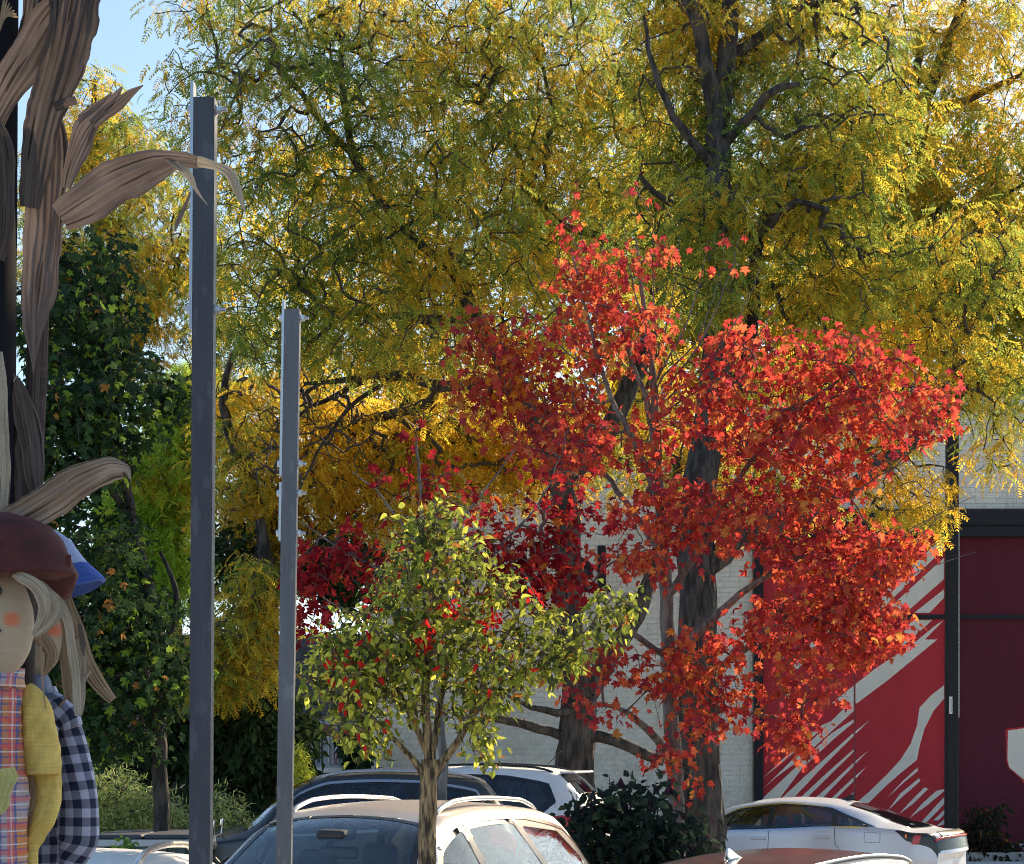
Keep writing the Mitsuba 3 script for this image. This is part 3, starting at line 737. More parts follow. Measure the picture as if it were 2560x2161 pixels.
leafy('red_maple_tree', 'sparse young maple with dull crimson leaves behind the green pear tree', 32,
      [[(1105, 2300, 17, 0.05), (1105, 1900, 17, 0.042), (1085, 1600, 17, 0.034), (1060, 1350, 17, 0.022), (1045, 1150, 17, 0.010), (1040, 1090, 17, 0.006)],
       [(1085, 1600, 17, 0.02), (960, 1440, 17, 0.014), (800, 1340, 17, 0.008), (740, 1300, 17, 0.005)], [(1080, 1560, 17, 0.02), (1220, 1400, 17, 0.014), (1350, 1250, 17.2, 0.008), (1400, 1140, 17.3, 0.005)],
       [(1065, 1400, 17, 0.014), (960, 1250, 17, 0.01), (880, 1180, 17, 0.005)], [(1065, 1420, 17, 0.014), (1200, 1240, 17, 0.01), (1290, 1120, 17, 0.005)], [(1090, 1700, 17, 0.016), (900, 1560, 17, 0.01), (790, 1480, 17, 0.006)]],
      [(880, 1400, 17, 150, 110, 0.6, 1), (780, 1440, 17, 60, 80, 0.4, 1.3), (1060, 1170, 17, 110, 70, 0.4, 0.8), (1290, 1390, 17.2, 170, 90, 0.5, 1.0), (1400, 1290, 17.3, 120, 120, 0.5, 0.7), (1330, 1460, 17, 110, 80, 0.4, 1.1), (800, 1550, 17, 60, 60, 0.4, 1), (1150, 1290, 17, 160, 120, 0.6, 0.35), (1450, 1450, 17.3, 70, 60, 0.3, 0.9)],
      300, 4, 0.095, MAP, crimson_col, 'm_leaf_red', hang=0.8, spread=0.15)


def pear_col(rng, pos):
    c = pick(rng, len(pos), [(0.21, 0.26, 0.05, 4), (0.36, 0.40, 0.07, 3), (0.60, 0.62, 0.10, 2.2), (0.09, 0.11, 0.045, 3.0), (0.42, 0.17, 0.05, 0.4)])
    hot = np.zeros(len(pos), bool)
    for (px, py, r) in ((1232, 1552, 26), (1064, 1605, 22), (1125, 1510, 22), (1330, 1420, 30), (1345, 1480, 25), (1320, 1375, 22)):
        q = P(px, py, 10.5)
        hot |= (np.abs(pos[:, 0] - q[0]) < r / F * 10.5) & (np.abs(pos[:, 2] - q[2]) < r / F * 10.5) & (rng.random(len(pos)) < 0.85)
    c[hot] = np.array([0.62, 0.03, 0.03]) * (0.8 + 0.4 * rng.random((hot.sum(), 1)))
    return c


PB = [[(1062, 2700, 10.5, 0.055), (1066, 2161, 10.5, 0.047), (1070, 1960, 10.5, 0.044), (1074, 1900, 10.5, 0.042)],
      [(1074, 1900, 10.5, 0.03), (1062, 1800, 10.5, 0.025), (1072, 1650, 10.5, 0.021), (1090, 1450, 10.5, 0.012), (1082, 1300, 10.5, 0.006)],
      [(1055, 1930, 10.5, 0.022), (1030, 1890, 10.45, 0.018), (985, 1850, 10.4, 0.013), (930, 1800, 10.3, 0.008), (880, 1770, 10.3, 0.005)],
      [(1085, 1930, 10.5, 0.028), (1125, 1880, 10.5, 0.022), (1180, 1780, 10.5, 0.016), (1240, 1640, 10.5, 0.011), (1300, 1530, 10.5, 0.006)],
      [(1070, 1880, 10.5, 0.02), (1020, 1780, 10.5, 0.016), (960, 1650, 10.6, 0.011), (900, 1530, 10.6, 0.006)],
      [(1080, 1870, 10.5, 0.02), (1110, 1700, 10.6, 0.015), (1160, 1520, 10.6, 0.010), (1180, 1400, 10.6, 0.005)],
      [(1190, 1780, 10.5, 0.012), (1300, 1700, 10.5, 0.009), (1400, 1640, 10.5, 0.006), (1480, 1560, 10.5, 0.004)],
      [(1000, 1760, 10.5, 0.010), (880, 1660, 10.4, 0.007), (790, 1590, 10.4, 0.004)]]
leafy('pear_tree', 'small green pear tree with glossy leaves and ridged trunk before the beige car', 33, PB,
      [(860, 1690, 10.4, 115, 110, 0.35, 1.1), (960, 1600, 10.5, 140, 110, 0.4, 1), (1090, 1560, 10.5, 130, 130, 0.4, 0.9), (1120, 1380, 10.5, 120, 80, 0.3, 0.8), (1050, 1450, 10.5, 130, 90, 0.35, 0.7), (1230, 1660, 10.5, 140, 110, 0.4, 1.1), (1380, 1640, 10.5, 95, 70, 0.25, 1), (1370, 1560, 10.5, 70, 50, 0.25, 0.9), (1530, 1530, 10.5, 75, 70, 0.25, 0.7), (1480, 1600, 10.5, 60, 50, 0.2, 0.8),
       (900, 1820, 10.4, 85, 70, 0.3, 0.9), (1010, 1730, 10.5, 120, 70, 0.35, 0.7), (1180, 1770, 10.5, 90, 80, 0.3, 0.8), (1200, 1870, 10.5, 45, 50, 0.2, 0.8), (930, 1850, 10.4, 50, 50, 0.2, 0.5), (1260, 1500, 10.5, 90, 70, 0.3, 0.6), (1050, 1340, 10.5, 80, 70, 0.25, 0.6), (1110, 1270, 10.5, 60, 50, 0.2, 0.4), (810, 1600, 10.4, 60, 40, 0.2, 0.7)],
      1450, 4, 0.045, OVA, pear_col, 'm_leaf_gloss', bark='m_bark_pear', hang=0.5, spread=0.08, tip=0.003, rmax=0.012)


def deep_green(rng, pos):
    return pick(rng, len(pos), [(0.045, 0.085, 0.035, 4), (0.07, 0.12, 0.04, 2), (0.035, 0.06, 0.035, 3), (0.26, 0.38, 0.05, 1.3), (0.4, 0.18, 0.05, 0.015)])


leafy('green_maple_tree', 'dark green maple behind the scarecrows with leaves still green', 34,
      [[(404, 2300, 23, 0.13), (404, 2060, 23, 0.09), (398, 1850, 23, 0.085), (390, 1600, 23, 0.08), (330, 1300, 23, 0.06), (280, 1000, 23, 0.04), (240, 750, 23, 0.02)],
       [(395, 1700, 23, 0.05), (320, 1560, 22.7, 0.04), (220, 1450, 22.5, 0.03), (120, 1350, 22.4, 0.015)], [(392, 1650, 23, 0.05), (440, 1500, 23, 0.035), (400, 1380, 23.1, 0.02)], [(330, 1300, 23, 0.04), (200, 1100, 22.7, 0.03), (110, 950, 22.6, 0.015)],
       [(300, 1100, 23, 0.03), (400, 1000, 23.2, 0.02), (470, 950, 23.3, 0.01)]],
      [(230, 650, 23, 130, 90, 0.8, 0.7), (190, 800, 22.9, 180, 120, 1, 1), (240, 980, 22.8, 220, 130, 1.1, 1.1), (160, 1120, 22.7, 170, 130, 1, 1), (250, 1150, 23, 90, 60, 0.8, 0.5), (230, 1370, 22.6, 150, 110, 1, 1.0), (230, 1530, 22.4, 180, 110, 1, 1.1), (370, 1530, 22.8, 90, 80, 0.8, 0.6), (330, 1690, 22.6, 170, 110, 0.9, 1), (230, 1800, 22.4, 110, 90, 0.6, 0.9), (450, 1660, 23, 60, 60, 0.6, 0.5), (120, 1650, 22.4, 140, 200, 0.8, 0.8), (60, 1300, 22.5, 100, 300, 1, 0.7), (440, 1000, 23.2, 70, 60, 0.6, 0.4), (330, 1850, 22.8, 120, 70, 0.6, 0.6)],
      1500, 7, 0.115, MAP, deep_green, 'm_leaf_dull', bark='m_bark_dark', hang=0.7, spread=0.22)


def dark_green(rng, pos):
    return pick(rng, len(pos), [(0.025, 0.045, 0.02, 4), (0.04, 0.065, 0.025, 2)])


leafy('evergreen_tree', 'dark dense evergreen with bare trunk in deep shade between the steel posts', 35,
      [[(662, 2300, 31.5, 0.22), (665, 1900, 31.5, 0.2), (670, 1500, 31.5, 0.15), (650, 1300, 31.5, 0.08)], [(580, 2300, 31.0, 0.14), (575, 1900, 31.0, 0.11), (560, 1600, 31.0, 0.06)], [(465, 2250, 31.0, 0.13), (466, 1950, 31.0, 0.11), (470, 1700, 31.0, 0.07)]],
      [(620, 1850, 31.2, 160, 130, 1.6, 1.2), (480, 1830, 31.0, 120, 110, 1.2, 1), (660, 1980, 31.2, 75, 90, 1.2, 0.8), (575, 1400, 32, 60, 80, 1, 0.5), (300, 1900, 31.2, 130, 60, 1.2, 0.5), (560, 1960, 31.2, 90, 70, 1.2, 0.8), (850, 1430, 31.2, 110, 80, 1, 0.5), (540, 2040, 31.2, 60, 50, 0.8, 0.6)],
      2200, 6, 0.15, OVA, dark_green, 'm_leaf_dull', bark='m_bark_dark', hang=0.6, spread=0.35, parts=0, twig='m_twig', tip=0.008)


def bush_col(rng, pos):
    return pick(rng, len(pos), [(0.045, 0.07, 0.045, 4), (0.035, 0.05, 0.045, 3), (0.06, 0.03, 0.05, 1.2), (0.09, 0.12, 0.06, 0.7)])


locust('street_tree', 'street tree on the kerb right of the view that shades the scarecrows', 51, [[(3800, 2300, 9.0, 0.12), (3780, 900, 9.0, 0.1), (3760, 100, 9.0, 0.08), (3700, -500, 9.0, 0.04)], [(3770, 300, 9, 0.06), (3500, -100, 8.8, 0.04), (3300, -400, 8.6, 0.02)], [(3770, 300, 9, 0.06), (4100, -100, 9.2, 0.04), (4300, -400, 9.2, 0.02)]],
       [(3800, -450, 8.6, 880, 700, 1.9, 1.0, 0.1), (4000, -300, 9.2, 800, 700, 1.8, 1.0, 0.1)], 1700, 9, 0.36, 0.4, 'street trees', fine=False)


leafy('leafy_shrub', 'rounded shrub with dark blue-green leaves and upright spikes before the maple trunk', 36,
      [[(1590, 2420, 17, 0.03), (1590, 2250, 17, 0.022), (1580, 2080, 17, 0.012)], [(1560, 2350, 17, 0.02), (1480, 2150, 17, 0.012), (1440, 2050, 17, 0.006)], [(1620, 2350, 17, 0.02), (1700, 2150, 17, 0.012), (1740, 2050, 17, 0.006)],
       [(1525, 2040, 17, 0.005), (1524, 1943, 17, 0.003)], [(1576, 2040, 17, 0.005), (1577, 1930, 17, 0.003)], [(1634, 2060, 17, 0.005), (1633, 1965, 17, 0.003)], [(1445, 2060, 17, 0.005), (1440, 1975, 17, 0.003)], [(1506, 2060, 17, 0.005), (1504, 1967, 17, 0.003)], [(1600, 2040, 17, 0.005), (1603, 1975, 17, 0.003)]],
      [(1460, 2110, 17, 90, 90, 0.5, 1), (1580, 2080, 16.9, 120, 100, 0.5, 1.1), (1700, 2120, 17, 100, 90, 0.5, 1), (1550, 2230, 17, 200, 120, 0.6, 1), (1560, 1985, 17, 26, 26, 0.1, 0.7), (1610, 1990, 17, 50, 30, 0.15, 0.7), (1440, 2030, 17, 50, 30, 0.2, 0.8), (1660, 1985, 17, 30, 20, 0.1, 0.5), (1510, 2020, 17, 60, 30, 0.2, 0.8)],
      520, 6, 0.085, BROAD, bush_col, 'm_leaf_gloss', bark='m_twig', twig='m_twig', hang=0.35, spread=0.13, tip=0.002, rmax=0.01, category='shrub', crown_name='leaves_mass', limb_name='stem')


def pale_green(rng, pos):
    return pick(rng, len(pos), [(0.40, 0.48, 0.16, 3), (0.52, 0.58, 0.25, 2), (0.25, 0.36, 0.10, 2), (0.62, 0.64, 0.36, 1)])


leafy('hedge', 'sunlit pale green fine-leaved hedge behind the gingham scarecrow', 37,
      [[(300, 2240, 24.5, 0.04), (300, 2100, 24.5, 0.03), (290, 1990, 24.5, 0.015)], [(420, 2240, 24.5, 0.04), (430, 2100, 24.5, 0.02)], [(560, 2240, 24.5, 0.03), (560, 2100, 24.5, 0.02)]],
      [(270, 2010, 24.5, 110, 90, 0.7, 1.2), (370, 2050, 24.5, 110, 70, 0.7, 1.1), (470, 2070, 24.5, 90, 45, 0.6, 0.9), (560, 2040, 24.5, 55, 65, 0.5, 0.8), (200, 2060, 24.5, 90, 120, 0.7, 0.8), (600, 2090, 24.5, 60, 40, 0.5, 0.6)],
      1700, 6, 0.08, LANCE, pale_green, 'm_leaf_gloss', bark='m_twig', twig='m_twig', hang=0.0, spread=0.18, parts=0, category='hedge', crown_name='foliage', limb_name='stem')
leafy('sapling', 'small sunny yellow-green sapling right of the second steel post', 38,
      [[(745, 2240, 27, 0.02), (748, 2000, 27, 0.012), (752, 1900, 27, 0.005)]],
      [(740, 1885, 27, 14, 22, 0.2, 1), (748, 1930, 27, 24, 34, 0.25, 1)], 110, 6, 0.09, LANCE,
      lambda r, p: pick(r, len(p), [(0.4, 0.42, 0.05, 2), (0.25, 0.32, 0.05, 2)]), 'm_leaf_gloss', bark='m_twig', twig='m_twig', hang=0.3, spread=0.12, parts=0, category='plant', tip=0.002, rmax=0.006)
leafy('mulberry_shrub', 'dim shrub with scattered orange leaves against the maroon mural panel', 39,
      [[(2470, 2330, 37, 0.04), (2470, 2150, 37, 0.02)], [(2430, 2300, 37, 0.03), (2420, 2120, 37, 0.015)], [(2530, 2300, 37, 0.03), (2535, 2170, 37, 0.015)]],
      [(2450, 2080, 37, 55, 60, 0.5, 1), (2470, 2150, 37, 100, 60, 0.5, 1.2), (2560, 2170, 37, 90, 55, 0.5, 1.4), (2500, 2040, 37, 20, 45, 0.3, 0.4), (2420, 2160, 37, 40, 50, 0.4, 1)], 700, 6, 0.10, OVA,
      lambda r, p: pick(r, len(p), [(0.05, 0.06, 0.03, 5), (0.08, 0.03, 0.03, 2), (0.35, 0.14, 0.03, 0.5), (0.03, 0.04, 0.03, 3)]), 'm_leaf', bark='m_twig', twig='m_twig', hang=0.5, spread=0.16, parts=0, category='shrub', limb_name='stem', crown_name='foliage')
leafy('evergreen_shrub', 'dark evergreen shrub beside the corner of the white brick wall', 40,
      [[(890, 2230, 38, 0.05), (890, 1980, 38, 0.03), (885, 1880, 38, 0.01)]], [(890, 1900, 38, 32, 45, 0.4, 1), (880, 1840, 38, 30, 40, 0.4, 1), (895, 1980, 38, 45, 60, 0.5, 1)], 260, 6, 0.12, OVA,
      lambda r, p: pick(r, len(p), [(0.04, 0.07, 0.03, 3), (0.07, 0.12, 0.05, 1)]), 'm_leaf_gloss', bark='m_twig', twig='m_twig', parts=0, category='shrub', spread=0.2, crown_name='foliage')
leafy('weed_plant', 'small broad-leaved green weed showing above the pale car roof', 41,
      [[(315, 2420, 14, 0.008), (312, 2200, 14, 0.006), (310, 2110, 14, 0.003)], [(318, 2250, 14, 0.005), (335, 2110, 14, 0.003)], [(312, 2250, 14, 0.005), (280, 2120, 14, 0.003)]],
      [(318, 2110, 14, 26, 20, 0.08, 1), (295, 2140, 14, 30, 22, 0.08, 1)], 18, 3, 0.05, BROAD, lambda r, p: pick(r, len(p), [(0.2, 0.32, 0.06, 1), (0.12, 0.22, 0.05, 1)]), 'm_leaf', bark='m_twig', twig='m_twig', hang=0.2, spread=0.04, tip=0.002, rmax=0.004, category='plant', limb_name='stem', crown_name='leaves_mass')
# ---------------------------------------------------------------- cars
TS = 0.5      # one unit of the section parameter counts as this many metres when outlines are drawn


class Body:
    def __init__(self, s):
        f = lambda k: PchipInterpolator(*np.array(sorted(s[k])).T, extrapolate=True)
        self.zt, self.zs, self.ws, self.wr, self.bow = f('top'), f('belt'), f('w'), f('wr'), f('bow')
        self.crown, self.bulge, self.bot = s.get('crown', 0.05), s.get('bulge', 0.02), s.get('bot', 0.26)
        xs = [q[0] for q in s['top']]
        self.x0, self.x1 = min(xs), max(xs)

    def raw(self, x, t):
        a = np.abs(np.clip(t, -4, 4))
        zt, zs, ws, wr = self.zt(x), self.zs(x), self.ws(x), self.wr(x)
        zs = np.minimum(zs, zt - 0.03)
        cr = np.minimum(self.crown, (zt - zs) * 0.35)
        ze = zt - cr
        k = a - 1
        y = np.where(a < 1, wr * a, np.where(a < 2, wr + (ws - wr) * k + self.bulge * np.sin(np.pi * np.clip(k, 0, 1)), np.where(a < 3, ws + 0.025 * (a - 2), ws + 0.025 - 0.07 * (a - 3))))
        z = np.where(a < 1, zt - cr * a * a, np.where(a < 2, ze + (zs - ze) * k, np.where(a < 3, zs + (0.58 - zs) * (a - 2), 0.58 + (self.bot - 0.58) * (a - 3))))
        return y * np.sign(t), z

    def at(self, x, t, off=0.0):
        x, t = np.asarray(x, float), np.asarray(t, float)

        def s(x, t):
            y = z = 0
            for d, w in ((-0.14, 1), (-0.07, 2), (0, 3), (0.07, 2), (0.14, 1)):
                b = self.raw(x, t + d)
                y, z = y + b[0] * w / 9, z + b[1] * w / 9
            return np.stack([x - self.bow(x) * (y / np.maximum(self.ws(x), 0.1)) ** 2, y, z], -1)

        p = s(x, t)
        if off:
            e = 0.02
            n = unit(np.cross(s(x + e, t) - s(x - e, t), s(x, t + e) - s(x, t - e)))
            n *= np.sign((n * np.stack([x * 0, p[..., 1], p[..., 2] - 0.5], -1)).sum(-1, keepdims=True) + 1e-9)
            p = p + n * off
        return p

    def patch(self, poly, off=0.0, dx=0.06, dt=0.1):
        """The part of the body's surface inside an outline given in (x, section * TS)."""
        if poly.is_empty:
            return None
        a0, b0, a1, b1 = poly.bounds
        gx = np.arange(math.floor(a0 / dx), math.ceil(a1 / dx) + 1) * dx
        gt = np.arange(math.floor(b0 / (dt * TS)), math.ceil(b1 / (dt * TS)) + 1) * dt * TS
        X, Tt = np.meshgrid(gx[:-1], gt[:-1], indexing='ij')
        cells = shapely.box(X.ravel(), Tt.ravel(), X.ravel() + dx, Tt.ravel() + dt * TS)
        shapely.prepare(poly)
        hit = shapely.intersection(cells[shapely.intersects(poly, cells)], poly)
        V, Fc, n = [], [], 0
        for g in hit:
            for h in getattr(g, 'geoms', [g]):
                if h.geom_type != 'Polygon' or h.area < 1e-9:
                    continue
                if len(h.interiors) or h.area < 0.999 * h.convex_hull.area:
                    v, f = trimesh.creation.triangulate_polygon(h, engine='earcut')
                else:
                    v = np.array(h.exterior.coords)[:-1]
                    f = np.array([[0, i, i + 1] for i in range(1, len(v) - 1)])
                V.append(v)
                Fc.append(np.asarray(f) + n)
                n += len(v)
        V, Fc = np.vstack(V), np.vstack(Fc)
        key, inv = np.unique(np.round(V, 5), axis=0, return_inverse=True)
        inv = np.asarray(inv).ravel()
        Fc = inv[Fc]
        Fc = Fc[(Fc[:, 0] != Fc[:, 1]) & (Fc[:, 1] != Fc[:, 2]) & (Fc[:, 0] != Fc[:, 2])]
        return self.at(key[:, 0], key[:, 1] / TS, off), Fc


def poly(pts, r=0.0):
    """An outline from (x, section) points, with rounded corners."""
    g = sg.Polygon([(x, t * TS) for x, t in pts]).buffer(0)
    return g.buffer(-r).buffer(2 * r).buffer(-r) if r else g


def flip(g):
    return affinity.scale(g, 1, -1, origin=(0, 0))


def build_car(label, cat_, spec, pos, heading, paint_, glass='m_glass_dark', front_glass='m_glass', name='parked_car'):
    """spec outlines: windshield, rear (across), side (list of panes), dlo (the black frame round the panes)."""
    k = thing(name, label, cat_, 'cars parked in the lot')
    B = Body(spec)
    h = unit(np.array([heading[0], heading[1], 0.0]))
    R = np.stack([h, np.cross([0, 0, 1.0], h), [0, 0, 1.0]], 1)
    o = np.array([*pos, 0.0][:3])

    def put(nm, mesh, m, parent=None, smooth=True, label=None, kind=None):
        if mesh is None:
            return None
        v, f = (np.asarray(mesh.vertices), np.asarray(mesh.faces)) if hasattr(mesh, 'faces') else mesh
        return emit(nm, (v @ R.T + o, f), m, parent or k, smooth, label, kind)

    full = sg.box(B.x0, -4 * TS, B.x1, 4 * TS)
    ws, rg = poly(spec['windshield'], 0.04), poly(spec['rear'], 0.04)
    dlo = poly(spec['dlo'], 0.03)
    panes = [poly(q, 0.025) for q in spec['side']]
    holes = shapely.union_all([ws, rg, dlo, flip(dlo)])
    bodyk = put('body', B.patch(full.difference(holes)), paint_)
    caps = []
    for x in (B.x0, B.x1):
        ring = B.at(np.full(49, x), np.linspace(-4, 4, 49))
        n = len(ring)
        ring = np.vstack([ring, ring.mean(0)])
        caps.append((ring, np.array([[i, i + 1, n] for i in range(n - 1)] + [[n - 1, 0, n]])))
    put('bumper', caps[0], paint_, smooth=False)
    put('bumper', caps[1], paint_, smooth=False)
    put('windshield', B.patch(ws, -0.004), front_glass)
    put('windshield_border', B.patch(ws.buffer(0.012).difference(ws.buffer(-0.035)), -0.001), 'm_trim')
    put('rear_window', B.patch(rg, -0.004), glass)
    put('rear_window_border', B.patch(rg.buffer(0.012).difference(rg.buffer(-0.03)), -0.001), 'm_trim')
    for sgn in (1, -1):
        g = (lambda q: q) if sgn > 0 else flip
        frame = g(dlo.difference(shapely.union_all(panes)))
        put('window_frame', B.patch(frame, -0.002), 'm_trim')
        if spec.get('chrome'):
            put('window_trim', B.patch(g(dlo.buffer(0.022).difference(dlo.buffer(-0.004))), 0.003), spec['chrome'])
        for i, q in enumerate(panes):
            put('window', B.patch(g(q), -0.006), front_glass if i == 0 and not spec.get('all_dark') else glass)
        seams = [g(sg.LineString([(x, t * TS) for x, t in q]).buffer(0.005)) for q in spec.get('seams', [])]
        if seams:
            put('door_seam', B.patch(shapely.union_all(seams), 0.0015), 'm_black')
        for q in spec.get('handles', []):
            pt = B.at(q, 2.28 * sgn, 0.02)
            put('door_handle', rbox([0.21, 0.03, 0.035], 0.012, pt), paint_)
        c = B.at(spec['mirror'], 1.96 * sgn)
        mc = np.array([c[0] + 0.02, c[1] + sgn * 0.16, c[2] + 0.05])
        mk = put('mirror', rbox([0.14, 0.22, 0.15], 0.055, mc, 16), paint_)
        put('mirror_glass', bx(mc[0] - 0.073, mc[0] - 0.069, mc[1] - 0.09, mc[1] + 0.09, mc[2] - 0.055, mc[2] + 0.055), 'm_chrome', mk, False)
        put('mirror_arm', rod([mc[0], mc[1] - sgn * 0.1, mc[2] - 0.05], c + [0.02, 0, -0.02], 0.022), 'm_trim', mk)
        if spec.get('rails'):
            x0, x1, lift = spec['rails']
            xs = np.linspace(x0, x1, 26)
            u = np.linspace(0, 1, 26)
            up = lift * np.clip(np.minimum(u, 1 - u) / 0.16, 0, 1) ** 0.6
            p = B.at(xs, np.full(26, 0.84 * sgn)) + np.stack([xs * 0, xs * 0, up + 0.004], 1)
            put('roof_rail', tube(p, np.full(26, 0.016), 10), spec.get('rail_mat', 'm_rail'))
        for nm, q, m in spec.get('lights', []):
            put(nm, B.patch(g(poly(q, 0.015)), 0.006), m)
        for x in spec['wheels']:
            w = tcyl(radius=0.34, height=0.22, sections=32)
            w.apply_transform(trimesh.transformations.rotation_matrix(np.pi / 2, [1, 0, 0]))
            yo = sgn * (float(B.ws(x)) - 0.07)
            w.apply_translation([x, yo, 0.34])
            wk = put('wheel', w, 'm_rubber', smooth=40)
            rim = tcyl(radius=0.22, height=0.23, sections=24)
            rim.apply_transform(trimesh.transformations.rotation_matrix(np.pi / 2, [1, 0, 0]))
            rim.apply_translation([x, yo, 0.34])
            put('rim', rim, 'm_chrome', wk, smooth=40)
            ring = sg.Point(x, 3.55 * TS).buffer(0.36)
            put('wheel_arch', B.patch(g(ring.intersection(sg.box(-9, 2.75 * TS, 9, 3.98 * TS))), 0.004), 'm_black')
    # inside: dark lining, seats, dashboard
    up = sg.box(B.x0 + 0.5, -2.3 * TS, B.x1 - 0.7, 2.3 * TS).difference(holes.buffer(0.01))
    put('lining', B.patch(up, -0.03), 'm_interior')
    fx = spec['seat_x']
    zt = float(B.zt(fx))
    for x in (fx, fx - 0.88):
        for y in (-0.37, 0.37):
            s = put('seat', rbox([0.16, 0.5, 0.62], 0.07, (x - 0.28, y, zt - 0.72)), 'm_seat')
            put('headrest', rbox([0.11, 0.26, 0.18], 0.05, (x - 0.33, y, zt - 0.30)), 'm_seat', s)
    put('dashboard', rbox([0.5, 1.3, 0.22], 0.08, (fx + 0.85, 0, float(B.zs(fx + 0.5)) - 0.10)), 'm_interior')
    for nm, mesh, m in (spec['extras'](B) if 'extras' in spec else []):
        put(nm, mesh, m)
    return k


def fin(x, z, s=1.0):
    pr = sg.Polygon([(0.10, 0), (0.03, 0.025), (-0.05, 0.062), (-0.075, 0.065), (-0.085, 0.0)])
    m = extrude_polygon(affinity.scale(pr, s, s, origin=(0, 0)), 0.03, engine='earcut')
    v = np.array(m.vertices)
    taper = 1 - 0.7 * np.clip(v[:, 1] / 0.065, 0, 1)
    return np.stack([x + v[:, 0], (v[:, 2] - 0.015) * taper, z + v[:, 1]], 1), np.array(m.faces)


def suv(h=1.68, L=4.6, rear=0.0):
    return dict(
        top=[(L / 2, 0.62), (L / 2 - 0.08, 0.86), (L / 2 - 0.5, 0.99), (1.22, 1.09), (1.02, 1.14), (0.62, h - 0.30), (0.30, h - 0.11), (0.0, h - 0.03), (-0.6, h), (-1.3, h - 0.025), (-1.75, h - 0.08), (-1.98, h - 0.30 + rear), (-L / 2 + 0.1, 1.02), (-L / 2, 0.72)],
        belt=[(L / 2, 0.58), (L / 2 - 0.4, 0.86), (1.1, 0.99), (0, 1.03), (-1.2, 1.08), (-1.8, 1.10), (-L / 2 + 0.1, 0.98), (-L / 2, 0.66)],
        w=[(L / 2, 0.70), (L / 2 - 0.3, 0.86), (1.2, 0.91), (-1.3, 0.92), (-L / 2 + 0.3, 0.88), (-L / 2, 0.76)],
        wr=[(L / 2, 0.55), (1.3, 0.70), (1.0, 0.72), (0.2, 0.60), (-0.5, 0.585), (-1.6, 0.57), (-2.0, 0.60), (-L / 2, 0.62)],
        bow=[(L / 2, 0.30), (1.2, 0.22), (0.3, 0.10), (-0.3, 0.0), (-1.4, 0.0), (-L / 2, -0.16)], crown=0.045,
        windshield=[(1.06, -1.0), (1.06, 1.0), (0.24, 0.9), (0.20, 0.5), (0.19, 0), (0.20, -0.5), (0.24, -0.9)],
        rear=[(-1.80, -0.85), (-1.80, 0.85), (-2.12, 0.95), (-2.14, 0), (-2.12, -0.95)],
        dlo=[(0.98, 1.93), (0.72, 1.30), (0.42, 1.13), (0.0, 1.10), (-1.1, 1.12), (-1.70, 1.22), (-1.86, 1.6), (-1.66, 1.92), (0.2, 1.95)],
        side=[[(0.86, 1.88), (0.62, 1.36), (0.36, 1.20), (-0.02, 1.16), (-0.02, 1.90)], [(-0.13, 1.90), (-0.13, 1.16), (-0.85, 1.17), (-1.02, 1.90)], [(-1.10, 1.88), (-0.97, 1.20), (-1.55, 1.26), (-1.72, 1.6), (-1.58, 1.86)]],
        chrome='m_chrome', seams=[[(1.0, 2.0), (1.02, 3.6)], [(-0.07, 1.95), (-0.07, 3.6)], [(-1.05, 1.95), (-1.05, 2.6), (-1.3, 3.2)]], handles=[-0.0, -0.95], mirror=0.80, rails=(0.02, -1.62, 0.045), wheels=(1.38, -1.38), seat_x=0.25,
        lights=[('headlight', [(2.22, 1.5), (1.8, 1.9), (1.85, 2.2), (2.25, 2.2)], 'm_lampclear'), ('tail_light', [(-2.28, 1.7), (-1.85, 1.95), (-1.9, 2.3), (-2.28, 2.4)], 'm_tail')])


def beige_bits(B):
    p = B.at(0.33, 0.0, -0.05)
    out = [('camera_housing', rbox([0.20, 0.20, 0.07], 0.03, p + [0.05, 0, -0.02]), 'm_interior'), ('interior_mirror', rbox([0.04, 0.26, 0.075], 0.018, p + [0.02, 0, -0.13]), 'm_trim')]
    st = B.patch(poly([(0.36, -0.78), (0.36, -0.55), (0.30, -0.55), (0.30, -0.78)]), -0.012)
    return out + [('sticker', st, 'm_sticker')]


mat('m_sticker', (0.25, 0.6, 0.45), 0.5)
build_car('champagne beige compact crossover facing the camera, windscreen behind the slim pear trunk', 'car', {**suv(1.70), 'extras': beige_bits}, (-0.92, 12.75), (-0.39, -0.92), 'm_paint_beige', 'm_glass', 'm_glass_green')
build_car('pale crossover with silver roof rails, only its roof showing below the gingham scarecrow', 'car', {**suv(1.66)}, (-2.13, 8.9, -0.09), (-0.02, -1.0), 'm_paint_pale', 'm_glass', 'm_glass')
build_car('dark charcoal sport utility car seen side on behind the beige crossover', 'car', {**suv(1.76, 4.7), 'chrome': 'm_rail', 'all_dark': 1, 'rail_mat': 'm_rail', 'rails': (0.1, -1.75, 0.03)}, (-2.14, 24.2), (-1, -0.06), 'm_paint_dark')
van = suv(1.80, 4.95, 0.06)
van['extras'] = lambda B: [('spoiler', rbox([0.22, 1.0, 0.03], 0.014, (-1.90, 0, 1.70)), 'm_paint_white'), ('antenna', rod([-1.5, 0.1, 1.78], [-1.72, 0.1, 2.0], 0.006, 6), 'm_black')]
build_car('long white sport utility car with black roof rack behind the charcoal one', 'car', {**van, 'chrome': None, 'all_dark': 1, 'rail_mat': 'm_black', 'rails': (0.1, -1.7, 0.03)}, (-0.95, 28.2), (-0.96, 0.28), 'm_paint_white')


